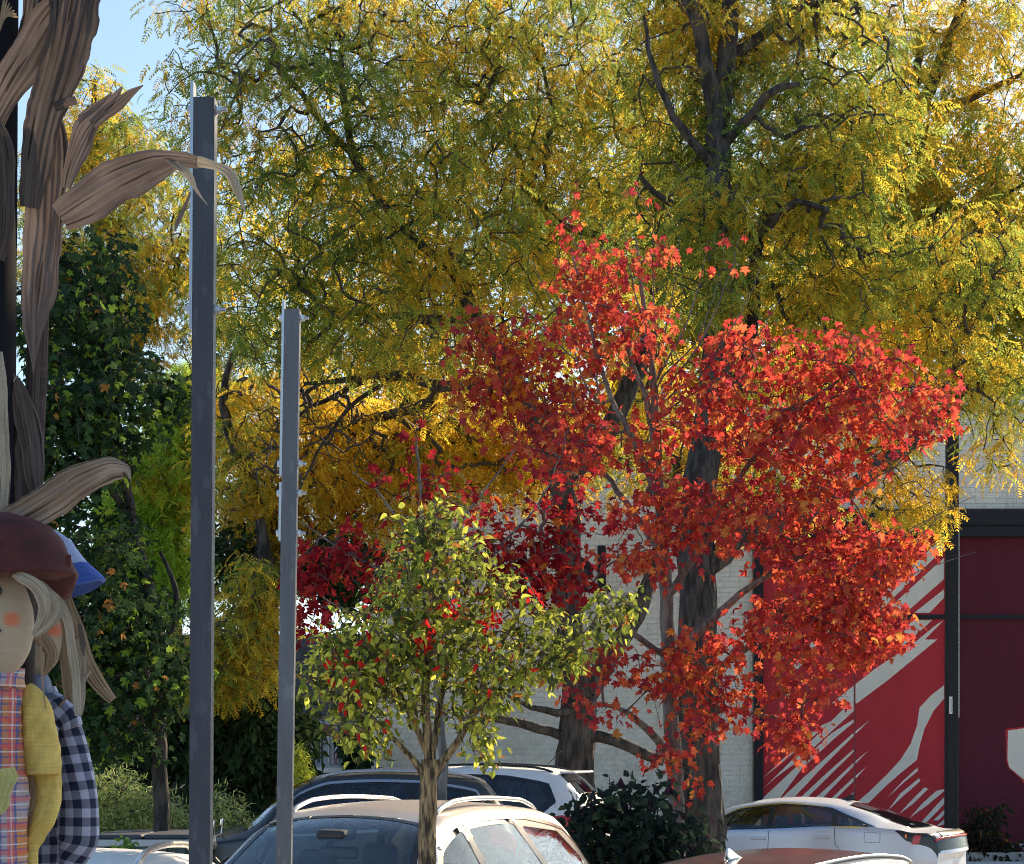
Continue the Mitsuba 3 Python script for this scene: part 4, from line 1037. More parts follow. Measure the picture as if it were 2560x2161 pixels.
def sedan(h=1.44, L=4.85):
    return dict(
        top=[(L / 2, 0.58), (L / 2 - 0.1, 0.74), (1.9, 0.86), (1.42, 0.93), (1.15, 0.99), (0.62, 1.27), (0.25, h - 0.035), (-0.25, h), (-0.75, h - 0.025), (-1.25, h - 0.13), (-1.75, h - 0.31), (-2.05, h - 0.40), (-2.30, h - 0.415), (-2.39, h - 0.50), (-L / 2, 0.70)],
        belt=[(L / 2, 0.54), (1.9, 0.78), (1.2, 0.90), (0, 0.95), (-1.2, 1.0), (-1.9, 0.985), (-2.30, 0.92), (-2.39, 0.82), (-L / 2, 0.66)],
        w=[(L / 2, 0.66), (2.1, 0.85), (1.3, 0.90), (-1.3, 0.92), (-2.0, 0.88), (-L / 2, 0.76)],
        wr=[(L / 2, 0.5), (1.4, 0.68), (1.1, 0.70), (0.3, 0.57), (-0.5, 0.55), (-1.3, 0.57), (-1.9, 0.62), (-L / 2, 0.66)],
        bow=[(L / 2, 0.34), (1.3, 0.22), (0.3, 0.08), (-0.3, 0.0), (-1.3, -0.04), (-L / 2, -0.16)], crown=0.04,
        windshield=[(1.20, -1.0), (1.20, 1.0), (0.30, 0.88), (0.24, 0), (0.30, -0.88)],
        rear=[(-1.02, -0.80), (-0.97, 0), (-1.02, 0.80), (-1.92, 0.92), (-1.95, 0), (-1.92, -0.92)],
        dlo=[(1.15, 1.95), (0.85, 1.42), (0.45, 1.14), (-0.2, 1.10), (-0.85, 1.15), (-1.25, 1.45), (-1.55, 1.80), (-1.42, 1.90), (-0.3, 1.96)],
        side=[[(0.92, 1.90), (0.70, 1.46), (0.40, 1.22), (0.02, 1.17), (0.0, 1.92)], [(-0.09, 1.92), (-0.07, 1.17), (-0.62, 1.19), (-0.86, 1.32), (-0.95, 1.90)], [(-1.02, 1.89), (-0.95, 1.40), (-1.20, 1.55), (-1.42, 1.80), (-1.36, 1.87)]],
        chrome='m_chrome', seams=[[(1.12, 2.0), (1.1, 3.6)], [(-0.05, 1.98), (-0.02, 3.6)], [(-0.98, 1.95), (-1.0, 2.5), (-1.25, 3.2)]], handles=[0.12, -0.82], mirror=0.95, wheels=(1.42, -1.42), seat_x=0.25,
        lights=[('headlight', [(2.36, 1.5), (1.9, 1.9), (1.95, 2.15), (2.38, 2.15)], 'm_lampclear'), ('tail_light_housing', [(-2.42, 1.35), (-2.22, 1.45), (-1.82, 2.02), (-1.98, 2.26), (-2.42, 2.5)], 'm_trim')])


def sedan_bits(B):
    e = []
    for s in (1, -1):
        e.append(('tail_light', B.patch(poly([(-2.20, 2.0 * s), (-2.10, 2.02 * s), (-2.06, 2.36 * s), (-2.16, 2.38 * s)], 0.01), 0.012), 'm_tail'))
        e.append(('indicator', B.patch(poly([(-2.0, 2.04 * s), (-1.97, 2.04 * s), (-1.97, 2.18 * s), (-2.0, 2.18 * s)], 0.005), 0.012), 'm_amber'))
    e.append(('rear_panel', B.patch(poly([(-2.385, -1.85), (-2.385, 1.85), (-2.418, 1.85), (-2.418, -1.85)]), 0.004, 0.008), 'm_trim'))
    p = B.at(np.full(25, -2.375), np.linspace(-1.9, 1.9, 25), 0.012)
    e.append(('light_bar', tube(p, np.full(25, 0.016), 8), 'm_tail'))
    e.append(('boot_lid_spoiler', B.patch(poly([(-2.36, -0.9), (-2.36, 0.9), (-2.26, 0.93), (-2.26, -0.93)], 0.01), 0.012), 'm_trim'))
    e.append(('shark_fin_antenna', fin(-0.85, float(B.zt(-0.85)) - 0.005, 1.3), 'm_black'))
    e.append(('fuel_flap', B.patch(sg.LinearRing([(-1.62, 2.12 * TS), (-1.62, 2.42 * TS), (-1.40, 2.42 * TS), (-1.40, 2.12 * TS)]).buffer(0.003), 0.0015), 'm_black'))
    st = trimesh.creation.torus(0.18, 0.016, 32, 8)
    st.apply_transform(trimesh.transformations.rotation_matrix(math.radians(65), [0, 1, 0]))
    st.apply_translation([0.62, 0.37, 0.98])
    return e + [('steering_wheel', st, 'm_interior')]


build_car('white fastback saloon with dark tail lamps in front of the red mural panel', 'car', {**sedan(1.37), 'extras': sedan_bits}, (3.67, 27.6), (-0.90, 0.43), 'm_paint_silverwhite', 'm_glass_mid', 'm_glass_mid')
mar = suv(1.42, 4.4)
mar['extras'] = lambda B: [('shark_fin_antenna', fin(-1.45, float(B.zt(-1.45)) - 0.005, 1.3), 'm_chrome'), ('roof_edge', tube(B.at(np.linspace(0.2, -1.8, 30), np.full(30, -0.97), 0.012), np.full(30, 0.014), 8), 'm_rail')]
build_car('dark grey car with chrome fin antenna, only its glossy roof showing at the bottom', 'car', {**mar, 'rails': None}, (2.28, 14.9, -0.09), (0.55, 0.83), 'm_paint_grey')

# ---------------------------------------------------------------- things behind the lot on the left
D0 = 38.0
k = thing('utility_shed', 'low flat-roofed shed with pale roof edge under the grey condenser unit', 'shed')
q0, q1 = P(725, 1925, D0), P(872, 1905, D0)
mat('m_shedwall', brick_col((0.16, 0.09, 0.08)), 0.8)
mat('m_greymetal', mikit.proc(lambda p, n, uv: mikit.mix((0.33, 0.36, 0.41), (0.46, 0.49, 0.53), mikit.fbm(p.x * 4, p.y * 4, p.z * 4, 3))), 0.4, metallic=0.35)
mat('m_whitemetal', (0.66, 0.66, 0.65), 0.45)
mat('m_darkslot', (0.05, 0.055, 0.07), 0.6)
zr = P(0, 1912, D0)[2]
emit('wall', bx(q0[0] - 2.0, q1[0] - 0.1, D0, D0 + 1.9, 0, zr - 0.1), 'm_shedwall', k)
emit('roof', bx(q0[0] - 2.1, q1[0], D0 - 0.1, D0 + 2.0, zr - 0.1, zr), 'm_greymetal', k)
emit('fascia', bx(q0[0] - 2.1, P(858, 0, D0)[0], D0 - 0.14, D0 - 0.102, P(0, 1932, D0)[2], P(0, 1920, D0)[2]), 'm_whitemetal', k)
k = thing('condenser_unit', 'grey boxy air conditioning unit with two dark slots standing on the shed roof', 'air conditioner')
c0, c1 = P(747, 1896, D0), P(824, 1843, D0)
zb, zt_ = zr, c1[2]
emit('cabinet', rbox([c1[0] - c0[0], 0.8, zt_ - zb], 0.012, ((c0[0] + c1[0]) / 2, D0 + 0.45, (zt_ + zb) / 2)), 'm_greymetal', k)
for (a, b_) in ((793, 799), (802, 807)):
    emit('slot', bx(P(a, 0, D0)[0], P(b_, 0, D0)[0], D0 + 0.035, D0 + 0.06, zb + 0.03, zt_ - 0.02), 'm_darkslot', k)
emit('grille_panel', bx(P(752, 0, D0)[0], P(788, 0, D0)[0], D0 + 0.03, D0 + 0.06, zb + 0.02, zt_ - 0.02), 'm_concrete', k)
for i in range(8):
    z = zb + 0.05 + i * (zt_ - zb - 0.08) / 8
    emit('louvre', bx(P(753, 0, D0)[0], P(787, 0, D0)[0], D0 + 0.015, D0 + 0.032, z, z + 0.018), 'm_greymetal', k)
emit('top_rail', bx(P(744, 0, D0)[0], P(826, 0, D0)[0], D0 - 0.02, D0 + 0.02, zt_ - 0.015, zt_ + 0.012), 'm_whitemetal', k)
emit('post', bx(P(820, 0, D0)[0], P(823, 0, D0)[0], D0 - 0.02, D0 + 0.02, zb, zt_), 'm_whitemetal', k)


def rust(p, n, uv):
    a = mikit.smoothstep(0.45, 0.55, mikit.fbm(p.x * 2.5, p.y * 2, p.z * 3.5, 3))
    return mikit.mix((0.38, 0.41, 0.46), (0.16, 0.055, 0.04), a)


mat('m_rust', mikit.proc(rust), 0.6)
for (a, b_, m, lab) in ((748, 784, 'm_greymetal', 'pale grey curved vent hood left of the rusty one'), (786, 836, 'm_rust', 'curved metal vent hood with a rust red patch')):
    k = thing('vent_hood', lab, 'vent', 'curved vent hoods on the shed roof')
    xa, xb, zt2 = P(a, 0, 39)[0], P(b_, 0, 39)[0], P(0, 1803, 39)[2]
    prof = sg.Polygon([(39.0, zr), (39.0, zt2 - 0.28), (39.05, zt2 - 0.12), (39.18, zt2 - 0.02), (39.4, zt2), (39.6, zt2), (39.6, zr)])
    m_ = extrude_polygon(prof, xb - xa, engine='earcut')
    v = np.array(m_.vertices)
    emit('hood', (np.stack([xa + v[:, 2], v[:, 0], v[:, 1]], 1), np.array(m_.faces)), m, k, 30)
    emit('seam', cat([bx(xa + (xb - xa) * t - 0.01, xa + (xb - xa) * t + 0.01, 38.985, 39.0, zr, zt2 - 0.29) for t in (0.33, 0.66)]), 'm_greymetal', k)
    emit('stand', bx(xa + 0.02, xb - 0.02, 39.1, 39.5, zr - 0.02, zr + 0.04), 'm_darkslot', k)
k = thing('low_house', 'pale lilac rendered house with dark brick corner under the green maple', 'house')
mat('m_lilac', mikit.proc(lambda p, n, uv: mikit.mix((0.36, 0.34, 0.38), (0.44, 0.42, 0.45), mikit.fbm(p.x * 2, p.y * 2, p.z * 2, 3))), 0.85)
hx0, hx1, hm = P(150, 0, 44)[0], P(905, 0, 44)[0], P(330, 0, 44)[0]
hz = P(0, 1790, 44)[2]
emit('wall', bx(hx0, hx1, 44.02, 50, 0, hz), 'm_lilac', k)
bb = [bx(max(x, hm), min(x + 0.225, hm + 0.9), 43.99, 44.05, z, z + 0.072) for i, z in enumerate(np.arange(0.05, hz - 0.1, 0.083)) for x in np.arange(hm - (0.118 if i % 2 else 0), hm + 0.9, 0.237)]
emit('brickwork', cat(bb), 'm_shedwall', k, kind='stuff')
rf = extrude_polygon(sg.Polygon([(43.5, hz), (50.5, hz), (47, hz + 1.9)]), hx1 - hx0 + 0.8, engine='earcut')
v = np.array(rf.vertices)
mat('m_shingle', mikit.proc(lambda p, n, uv: mikit.mix((0.06, 0.055, 0.055), (0.11, 0.10, 0.10), mikit.cell_rand(p.x * 3 + mikit.cell_rand(0, p.z * 7, 0), p.z * 7, 0))), 0.9)
emit('roof', (np.stack([hx0 - 0.4 + v[:, 2], v[:, 0], v[:, 1]], 1), np.array(rf.faces)), 'm_shingle', k)
k = thing('wooden_fence', 'dark plank fence in shade left of the charcoal car', 'fence')
mat('m_plank', mikit.proc(lambda p, n, uv: mikit.mix((0.04, 0.036, 0.034), (0.085, 0.075, 0.07), mikit.fbm(p.x * 30, p.y * 30, p.z * 2, 3))), 0.85)
fr = np.random.default_rng(3)
for i, x in enumerate(np.arange(P(505, 0, 30.6)[0], P(725, 0, 30.6)[0], 0.146)):
    top = P(0, 1958, 35.5)[2] + fr.normal() * 0.012
    emit('plank', bx(x, x + 0.138, 30.6 + fr.random() * 0.008, 30.63, 0.1, top), 'm_plank', k)
emit('rail', bx(P(505, 0, 30.6)[0], P(725, 0, 30.6)[0], 30.632, 30.68, 1.0, 1.09), 'm_plank', k)
emit('cap', bx(P(578, 0, 30.6)[0], P(628, 0, 30.6)[0], 30.56, 30.66, P(0, 1957, 35.5)[2], P(0, 1952, 35.5)[2]), 'm_greymetal', k)
k = thing('trash_dumpster', 'dark green metal dumpster with closed lids in front of the pale hedge', 'dumpster')
mat('m_dumpster', mikit.proc(lambda p, n, uv: mikit.mix((0.03, 0.055, 0.05), (0.05, 0.085, 0.08), mikit.fbm(p.x * 5, p.y * 5, p.z * 5, 3))), 0.45)
dx0, dx1, dz = P(235, 0, 22)[0], P(480, 0, 22)[0], P(0, 2088, 22)[2]
emit('bin', bx(dx0, dx1, 22, 23.3, 0.15, dz - 0.06), 'm_dumpster', k)
for i in range(5):
    x = dx0 + (dx1 - dx0) * (i + 0.5) / 5
    emit('rib', bx(x - 0.04, x + 0.04, 21.95, 22.0, 0.2, dz - 0.12), 'm_dumpster', k)
emit('rim', bx(dx0 - 0.04, dx1 + 0.04, 21.94, 22.06, dz - 0.12, dz - 0.05), 'm_greymetal', k)
for s in (0, 1):
    m_ = dx0 + (dx1 - dx0) / 2 * s
    emit('lid', rbox([(dx1 - dx0) / 2 - 0.02, 1.35, 0.05], 0.02, (m_ + (dx1 - dx0) / 4, 22.65, dz - 0.02)), 'm_darkslot', k)
for sx in (0.1, 0.9):
    w = tcyl(radius=0.08, height=0.06, sections=16)
    w.apply_transform(trimesh.transformations.rotation_matrix(np.pi / 2, [0, 1, 0]))
    w.apply_translation([dx0 + (dx1 - dx0) * sx, 22.3, 0.08])
    emit('wheel', w, 'm_rubber', k)
k = thing('motorcycle', 'dark parked motorcycle with round headlamp and handlebar beside the first steel post', 'motorcycle')
MD = 21.0
c = P(552, 2108, MD)
for sx in (-0.72, 0.72):
    w = trimesh.creation.torus(0.27, 0.06, 32, 10)
    w.apply_transform(trimesh.transformations.rotation_matrix(np.pi / 2, [1, 0, 0]))
    w.apply_translation([c[0] + 0.35 + sx, MD, 0.33])
    wk = emit('wheel', w, 'm_rubber', k, True)
    hub = tcyl(radius=0.06, height=0.1, sections=16)
    hub.apply_transform(trimesh.transformations.rotation_matrix(np.pi / 2, [1, 0, 0]))
    hub.apply_translation([c[0] + 0.35 + sx, MD, 0.33])
    emit('hub', cat([hub] + [rod([c[0] + 0.35 + sx, MD, 0.33], [c[0] + 0.35 + sx + 0.25 * math.cos(a), MD, 0.33 + 0.25 * math.sin(a)], 0.008, 5) for a in np.arange(6) * np.pi / 3]), 'm_chrome', wk)
X0 = c[0] + 0.35
emit('fork', cat([rod([X0 - 0.72, MD + s, 0.33], [X0 - 0.42, MD + s, c[2]], 0.024) for s in (-0.08, 0.08)]), 'm_chrome', k, True)
emit('headlight', icosphere(3, 0.095).apply_translation([X0 - 0.48, MD, c[2] - 0.04]), 'm_trim', k, True)
emit('handlebar', tube([[X0 - 0.36, MD - 0.36, c[2] + 0.02], [X0 - 0.38, MD - 0.2, c[2] + 0.08], [X0 - 0.42, MD, c[2] + 0.06], [X0 - 0.38, MD + 0.2, c[2] + 0.08], [X0 - 0.36, MD + 0.36, c[2] + 0.02]], 0.014, 8), 'm_chrome', k, True)
for s in (-1, 1):
    emit('mirror', rbox([0.03, 0.12, 0.08], 0.014, (X0 - 0.38, MD + s * 0.3, c[2] + 0.2)), 'm_chrome', k, True)
    emit('mirror_stalk', rod([X0 - 0.38, MD + s * 0.22, c[2] + 0.07], [X0 - 0.38, MD + s * 0.29, c[2] + 0.18], 0.006), 'm_chrome', k)
emit('tank', rbox([0.46, 0.26, 0.22], 0.1, (X0 - 0.12, MD, 0.82), 16), 'm_trim', k, True)
emit('seat', rbox([0.62, 0.24, 0.11], 0.05, (X0 + 0.42, MD, 0.78), 12), 'm_rubber', k, True)
emit('engine', rbox([0.42, 0.3, 0.34], 0.06, (X0 - 0.02, MD, 0.45)), 'm_greymetal', k, True)
emit('frame', cat([rod([X0 - 0.42, MD, 0.9], [X0 + 0.1, MD, 0.3], 0.025), rod([X0 + 0.1, MD, 0.3], [X0 + 0.72, MD, 0.33], 0.025), rod([X0 - 0.3, MD, 0.75], [X0 + 0.7, MD, 0.72], 0.025)]), 'm_trim', k)
# lamp post
k = thing('lamp_post', 'tall slim black lamp post with white number sticker in front of the mural', 'lamp post')
LD = 33.0
a, b_ = P(2378, 2330, LD), P(2381, 800, LD)
sq = sg.box(-0.1, -0.1, 0.1, 0.1).buffer(-0.02).buffer(0.02)
pm = extrude_polygon(sq, 1.0, engine='earcut')
v = np.array(pm.vertices)
z0_, z1p = 0.15, b_[2]
xx = a[0] + (b_[0] - a[0]) * v[:, 2]
wd = 0.98 - 0.06 * v[:, 2]
emit('pole', (np.stack([xx + v[:, 0] * wd, LD + v[:, 1] * wd, z0_ + (z1p - z0_) * v[:, 2]], 1), np.array(pm.faces)), 'm_blacktrim', k, 40)
emit('base_cover', bx(a[0] - 0.16, a[0] + 0.16, LD - 0.16, LD + 0.16, 0.1, 0.42), 'm_blacktrim', k)
emit('arm', rod([b_[0], LD, z1p - 0.1], [b_[0] - 0.9, LD, z1p], 0.04), 'm_blacktrim', k)
emit('lamp_head', rbox([0.6, 0.3, 0.1], 0.04, (b_[0] - 1.15, LD, z1p)), 'm_blacktrim', k)
emit('conduit', bx(a[0] + 0.101, a[0] + 0.118, LD - 0.06, LD - 0.04, P(0, 1795, LD)[2], z1p - 0.3), 'm_whitemetal', k)
c0, c1 = P(2369.5, 1786, LD), P(2377.5, 1743, LD)
sx_ = (c0[0] + c1[0]) / 2
st = emit('sticker', bx(c0[0], c1[0], LD - 0.104, LD - 0.0985, c0[2], c1[2]), 'm_whitemetal', k, label='white vertical number sticker')
for i in range(7):
    z = c0[2] + 0.035 + i * 0.033
    emit('mark', bx(sx_ - 0.004, sx_ + 0.018, LD - 0.1065, LD - 0.1041, z, z + 0.011), 'm_black', st)
# ---------------------------------------------------------------- steel posts in the foreground
def steel(c0, c1):
    def fn(p, n, uv):
        a = mikit.fbm(p.x * 25, p.y * 25, p.z * 5, 4)
        s = mikit.noise(p.x * 400, p.y * 400, p.z * 12)
        m = mikit.smoothstep(0.62, 0.75, mikit.fbm(p.x * 60, p.y * 60, p.z * 16, 3))
        return mikit.mix(c0, c1, a * 0.75 + s * 0.25 + m * 0.6)
    return mikit.proc(fn)


mat('m_steel_dark', steel((0.035, 0.037, 0.047), (0.075, 0.078, 0.095)), 0.5, metallic=0.2)
mat('m_steel', steel((0.085, 0.087, 0.10), (0.16, 0.163, 0.18)), 0.42, metallic=0.4)
mat('m_zinc', (0.55, 0.57, 0.60), 0.3, metallic=0.9)


def channel_post(label, m, D, top, bot, wpx, plates, bolts):
    """An open steel channel with its web to the camera, splice plates on its left and bolts through it."""
    k = thing('steel_post', label, 'post', 'steel channel posts standing in the foreground')
    w = wpx / F * D
    dp, th = w * 0.95, 0.003
    sec = sg.Polygon([(-w / 2, 0), (w / 2, 0), (w / 2, dp), (w / 2 - 0.009, dp), (w / 2 - 0.009, dp - th), (w / 2 - th, dp - th), (w / 2 - th, th), (-w / 2 + th, th), (-w / 2 + th, dp - th), (-w / 2 + 0.009, dp - th), (-w / 2 + 0.009, dp), (-w / 2, dp)])
    pm_ = extrude_polygon(sec, 1.0, engine='earcut')
    v = np.array(pm_.vertices)
    a, b = P(*bot, D), P(*top, D)
    slope = (b[0] - a[0]) / (b[2] - a[2])
    z0 = 0.45
    xa = a[0] - slope * (a[2] - z0)
    emit('channel', (np.stack([xa + v[:, 2] * slope * (b[2] - z0) + v[:, 0], D + v[:, 1], z0 + v[:, 2] * (b[2] - z0)], 1), np.array(pm_.faces)), m, k)
    X = lambda z: xa + slope * (z - z0)
    for (y0, y1) in plates:
        za, zb_ = P(0, y1, D)[2], P(0, y0, D)[2]
        v = np.array(tbox([0.006, dp * 0.9, 1.0]).vertices) + [0, 0, 0.5]
        z = za + v[:, 2] * (zb_ - za)
        emit('splice_plate', (np.stack([X(z) - w / 2 - 0.0035 + v[:, 0], D + dp * 0.5 + v[:, 1], z], 1), tbox().faces), 'm_zinc', k)
    for y in bolts:
        z = P(0, y, D)[2]
        yc = D + dp * 0.45
        xr_, xl_ = X(z) + w / 2, X(z) - w / 2 - 0.0065

        def cyl(x0, x1, r, n):
            c_ = tcyl(radius=r, height=x1 - x0, sections=n)
            c_.apply_transform(trimesh.transformations.rotation_matrix(np.pi / 2, [0, 1, 0]))
            return c_.apply_translation([(x0 + x1) / 2, yc, z])
        bk = emit('bolt', cat([cyl(xl_ - 0.001, xr_ + 0.022, 0.0042, 12), cyl(xl_ - 0.007, xl_ - 0.001, 0.0085, 6)]), 'm_zinc', k, 30)
        emit('nut', cyl(xr_ + 0.0032, xr_ + 0.0105, 0.0085, 6), 'm_zinc', bk)
        emit('washer', cat([cyl(xr_ + 0.0003, xr_ + 0.003, 0.0105, 20), cyl(xr_ + 0.0107, xr_ + 0.012, 0.006, 12)]), 'm_zinc', bk)
    emit('foot_plate', bx(xa - 0.07, xa + 0.07, D - 0.05, D + 0.09, 0.45, 0.458), m, k)
    return k


channel_post('taller dark steel channel post crossed by a corn husk near its top', 'm_steel_dark', 4.0, (510, 243), (498, 2161), 53, [(202, 822)], [268, 770])
channel_post('shorter lighter steel channel post with bolts down its right side', 'm_steel', 5.13, (730, 773), (708, 2161), 38, [(748, 1190), (1206, 1352)], [793, 1158, 1232, 1332])

# ---------------------------------------------------------------- black pole with corn stalks
PD = 3.0
k = thing('black_pole', 'black metal pole at the left edge behind the corn husks', 'pole')
a, b_ = P(-52, 2200, PD + 0.06), P(-36, -200, PD + 0.06)
zz = np.linspace(0.45, 4.2, 12)
pp = [a + (b_ - a) * ((z - a[2]) / (b_[2] - a[2])) for z in zz]
emit('pole', tube(pp, 0.049, 24), 'm_pole', k, True)
emit('base', bx(pp[0][0] - 0.11, pp[0][0] + 0.11, PD - 0.05, PD + 0.17, 0.45, 0.475), 'm_blacktrim', k)


def husk_tone(dark, light):
    def fn(p, n, uv):
        s = mikit.fbm(uv.y * 9, uv.x * 1.2 + 3, 0, 4)
        f = mikit.noise(uv.y * 75, uv.x * 1.5, 2) * 0.6 + mikit.noise(uv.y * 160, uv.x * 2.5, 7) * 0.4
        w = mikit.fbm(uv.y * 3, uv.x * 4, 9, 3)
        c = mikit.mix(dark, light, mikit.smoothstep(0.25, 0.75, s * 0.4 + f * 0.3 + w * 0.3))
        split = mikit.smoothstep(0.80, 0.86, mikit.noise(uv.y * 17, uv.x * 1.6, 5))
        return c * (1 - 0.65 * split)
    return mikit.proc(fn)


def husk_bump(p, n, uv):
    return mikit.fbm(uv.y * 40, uv.x * 2.5, 0, 3)


def husk_mat(key, d, l):
    scene[key] = {'type': 'principledthin', 'base_color': husk_tone(d, l), 'roughness': 0.55, 'diff_trans': 0.5, 'eta': 1.4, 'spec_trans': 0.0}


husk_mat('m_husk', (0.10, 0.078, 0.072), (0.205, 0.165, 0.15))
husk_mat('m_husk_dark', (0.06, 0.048, 0.045), (0.145, 0.118, 0.108))
husk_mat('m_husk_light', (0.17, 0.12, 0.09), (0.42, 0.32, 0.25))
husk_mat('m_raffia', (0.26, 0.22, 0.165), (0.46, 0.41, 0.33))
husk_mat('m_raffia_brown', (0.22, 0.16, 0.10), (0.42, 0.32, 0.22))


def ribbon(pts, seed, fold=0.25, wave=0.10, n=70, m=25, D=PD):
    """A dry leaf: pts are (px, py, width in px, twist in degrees[, distance offset])."""
    rr = np.random.default_rng(seed)
    q = np.array([[*P(p[0], p[1], D + (p[4] if len(p) > 4 else 0)), p[2] / F * D, math.radians(p[3])] for p in pts])
    d = np.r_[0, np.cumsum(np.linalg.norm(np.diff(q[:, :3], axis=0), axis=1))]
    u = np.linspace(0, 1, n)
    s = PchipInterpolator(d / d[-1], q)(u)
    c, w, tw = s[:, :3], np.maximum(s[:, 3], 0.0008), s[:, 4]
    t = unit(np.gradient(c, axis=0))
    view = unit(c - np.array([0, 0, HC]))
    side = unit(np.cross(t, view))
    nrm = np.cross(side, t)
    S_ = side * np.cos(tw)[:, None] + nrm * np.sin(tw)[:, None]
    N_ = np.cross(S_, t)
    v = np.linspace(-1, 1, m)
    ph = rr.random(4) * 9
    rag = meshkit.fbm(np.stack(np.broadcast_arrays(u[:, None] * d[-1] * 34, np.sign(v)[None] * 3.3 + seed, 0.0 * u[:, None]), -1), 3, seed) - 0.5
    edge = 1 + 0.10 * np.sin(u * 11 + ph[0])[:, None] * np.sign(v) + 0.22 * rag * (np.abs(v)[None] > 0.8) + 0.12 * rag
    h = fold * (np.abs(v) ** 1.4)[None] * w[:, None] * 0.5 + wave * w[:, None] * (np.abs(v)[None] ** 1.5 * np.sin(u * 15 + ph[2])[:, None] * 0.6 + 0.4 * np.sin(7 * v + ph[3])[None] * np.sin(u * 5 + ph[1])[:, None])
    h = h + 0.035 * w[:, None] * np.sin(v * 19 + ph[0] + 1.5 * np.sin(u * 4 + ph[2])[:, None]) + 0.022 * w[:, None] * (meshkit.fbm(np.stack(np.broadcast_arrays(u[:, None] * d[-1] * 25, v[None] * 3.0, seed * 1.0 + 0 * u[:, None]), -1), 3, seed) - 0.5) * 2
    p = c[:, None] + S_[:, None] * (v[None] * edge * w[:, None] / 2)[..., None] + N_[:, None] * h[..., None]
    i, j = np.meshgrid(np.arange(n - 1), np.arange(m - 1), indexing='ij')
    f = np.stack([i * m + j, (i + 1) * m + j, (i + 1) * m + j + 1, i * m + j + 1], -1).reshape(-1, 4)
    f = np.vstack([f[:, [0, 1, 2]], f[:, [0, 2, 3]]])
    uv = np.stack(np.meshgrid(u * d[-1] * 6 + seed, v * 0.5 + 0.5 + seed * 1.7, indexing='ij'), -1).reshape(-1, 2)
    return (p.reshape(-1, 3), f), uv


ck = thing('corn_stalk_bundle', 'bundle of dry brown corn stalks with curling husks tied to the black pole', 'corn stalks')


def husk(name, pts, m, seed, parent=None, label=None, **kw):
    mesh, uv = ribbon(pts, seed, **kw)
    return emit(name, mesh, m, parent or ck, True, label, uv=uv)


emit('stalk', tube([P(110, -160, 3.1), P(115, 300, 3.1), P(100, 900, 3.13), P(80, 1400, 3.16), P(10, 2700, 3.1)], 0.012, 12), 'm_husk_dark', ck, True)
emit('stalk', tube([P(120, -160, 3.12), P(105, 400, 3.12), P(80, 1000, 3.12), P(50, 2700, 3.12)], 0.011, 12), 'm_husk_dark', ck, True)
husk('leaf', [(205, -60, 140, 10), (178, 60, 125, 5), (150, 170, 105, -5), (115, 290, 95, -10), (90, 400, 80, -5), (75, 520, 50, 10)], 'm_husk_dark', 1)
husk('leaf', [(215, -70, 40, 30), (150, 12, 62, 10), (100, 85, 100, -10), (50, 165, 95, -10), (0, 255, 75, -5), (-40, 340, 55, 0)], 'm_husk', 2, label='paler front husk folded across the bundle', fold=0.4)
husk('leaf', [(122, 300, 75, 0, 0.03), (122, 420, 92, 0, 0.03), (116, 560, 96, 5, 0.03), (96, 700, 92, 8, 0.03), (88, 800, 62, 12, 0.03), (86, 880, 22, 14, 0.03), (84, 935, 3, 15, 0.03)], 'm_husk', 3, fold=0.3)
husk('leaf', [(165, 470, 22, 20), (185, 400, 46, 5), (215, 330, 58, -8), (250, 285, 40, -10), (285, 245, 22, 0), (305, 217, 5, 10)], 'm_husk', 5, label='upward pointing husk with split tips', fold=0.5)
husk('leaf', [(230, 310, 24, 25), (285, 268, 30, 10), (320, 240, 22, 0), (358, 214, 3, 0)], 'm_husk', 6)
husk('leaf', [(200, 300, 22, -10), (235, 272, 22, -10), (262, 250, 12, 0), (281, 230, 2, 0)], 'm_husk', 7)
husk('leaf', [(150, 545, 70, 0), (200, 512, 96, 0), (262, 476, 112, 5), (330, 440, 106, 4), (392, 412, 80, -5), (440, 404, 50, -25), (492, 410, 34, -30)], 'm_husk', 8, label='long husk arching right across the taller steel post', n=56)
husk('leaf', [(492, 408, 30, -30), (540, 414, 22, 20), (572, 430, 28, 30), (592, 470, 26, 20), (606, 510, 10, 10), (614, 535, 2, 0)], 'm_raffia', 9, label='thin pale drooping tip of the long husk')
husk('leaf', [(418, 396, 24, 40), (448, 412, 28, 30), (472, 440, 22, 20), (488, 470, 10, 10), (518, 512, 2, 0)], 'm_raffia', 10)
husk('leaf', [(476, 480, 4, 0), (462, 520, 10, 10), (446, 550, 12, 0), (438, 580, 3, 0)], 'm_husk', 21)
husk('leaf', [(135, 268, 24, 0), (162, 258, 24, 10), (190, 248, 22, 20)], 'm_husk_dark', 11)
husk('leaf', [(30, 935, 6, 0, 0.05), (52, 985, 44, 5, 0.05), (70, 1060, 62, 5, 0.05), (82, 1150, 56, 0, 0.05), (92, 1240, 36, 0, 0.05), (98, 1290, 20, 0, 0.05)], 'm_husk_dark', 12)
husk('leaf', [(45, 1040, 20, 20, 0.06), (55, 1150, 46, 10, 0.06), (60, 1270, 50, 0, 0.06)], 'm_husk_dark', 13)
husk('leaf', [(-30, 1345, 55, 0, -0.03), (60, 1290, 84, 0, -0.03), (150, 1235, 92, 5, -0.03), (225, 1192, 78, 5, -0.03), (285, 1168, 56, 15, -0.03), (318, 1172, 40, 40, -0.03), (326, 1198, 10, 60, -0.03)], 'm_husk_light', 14, label='lighter brown husk curling over the maroon hat', fold=0.35)
husk('leaf', [(0, 880, 12, 0, -0.02), (6, 1000, 26, 0, -0.02), (8, 1150, 34, 0, -0.02), (2, 1300, 34, 0, -0.02)], 'm_raffia', 15)
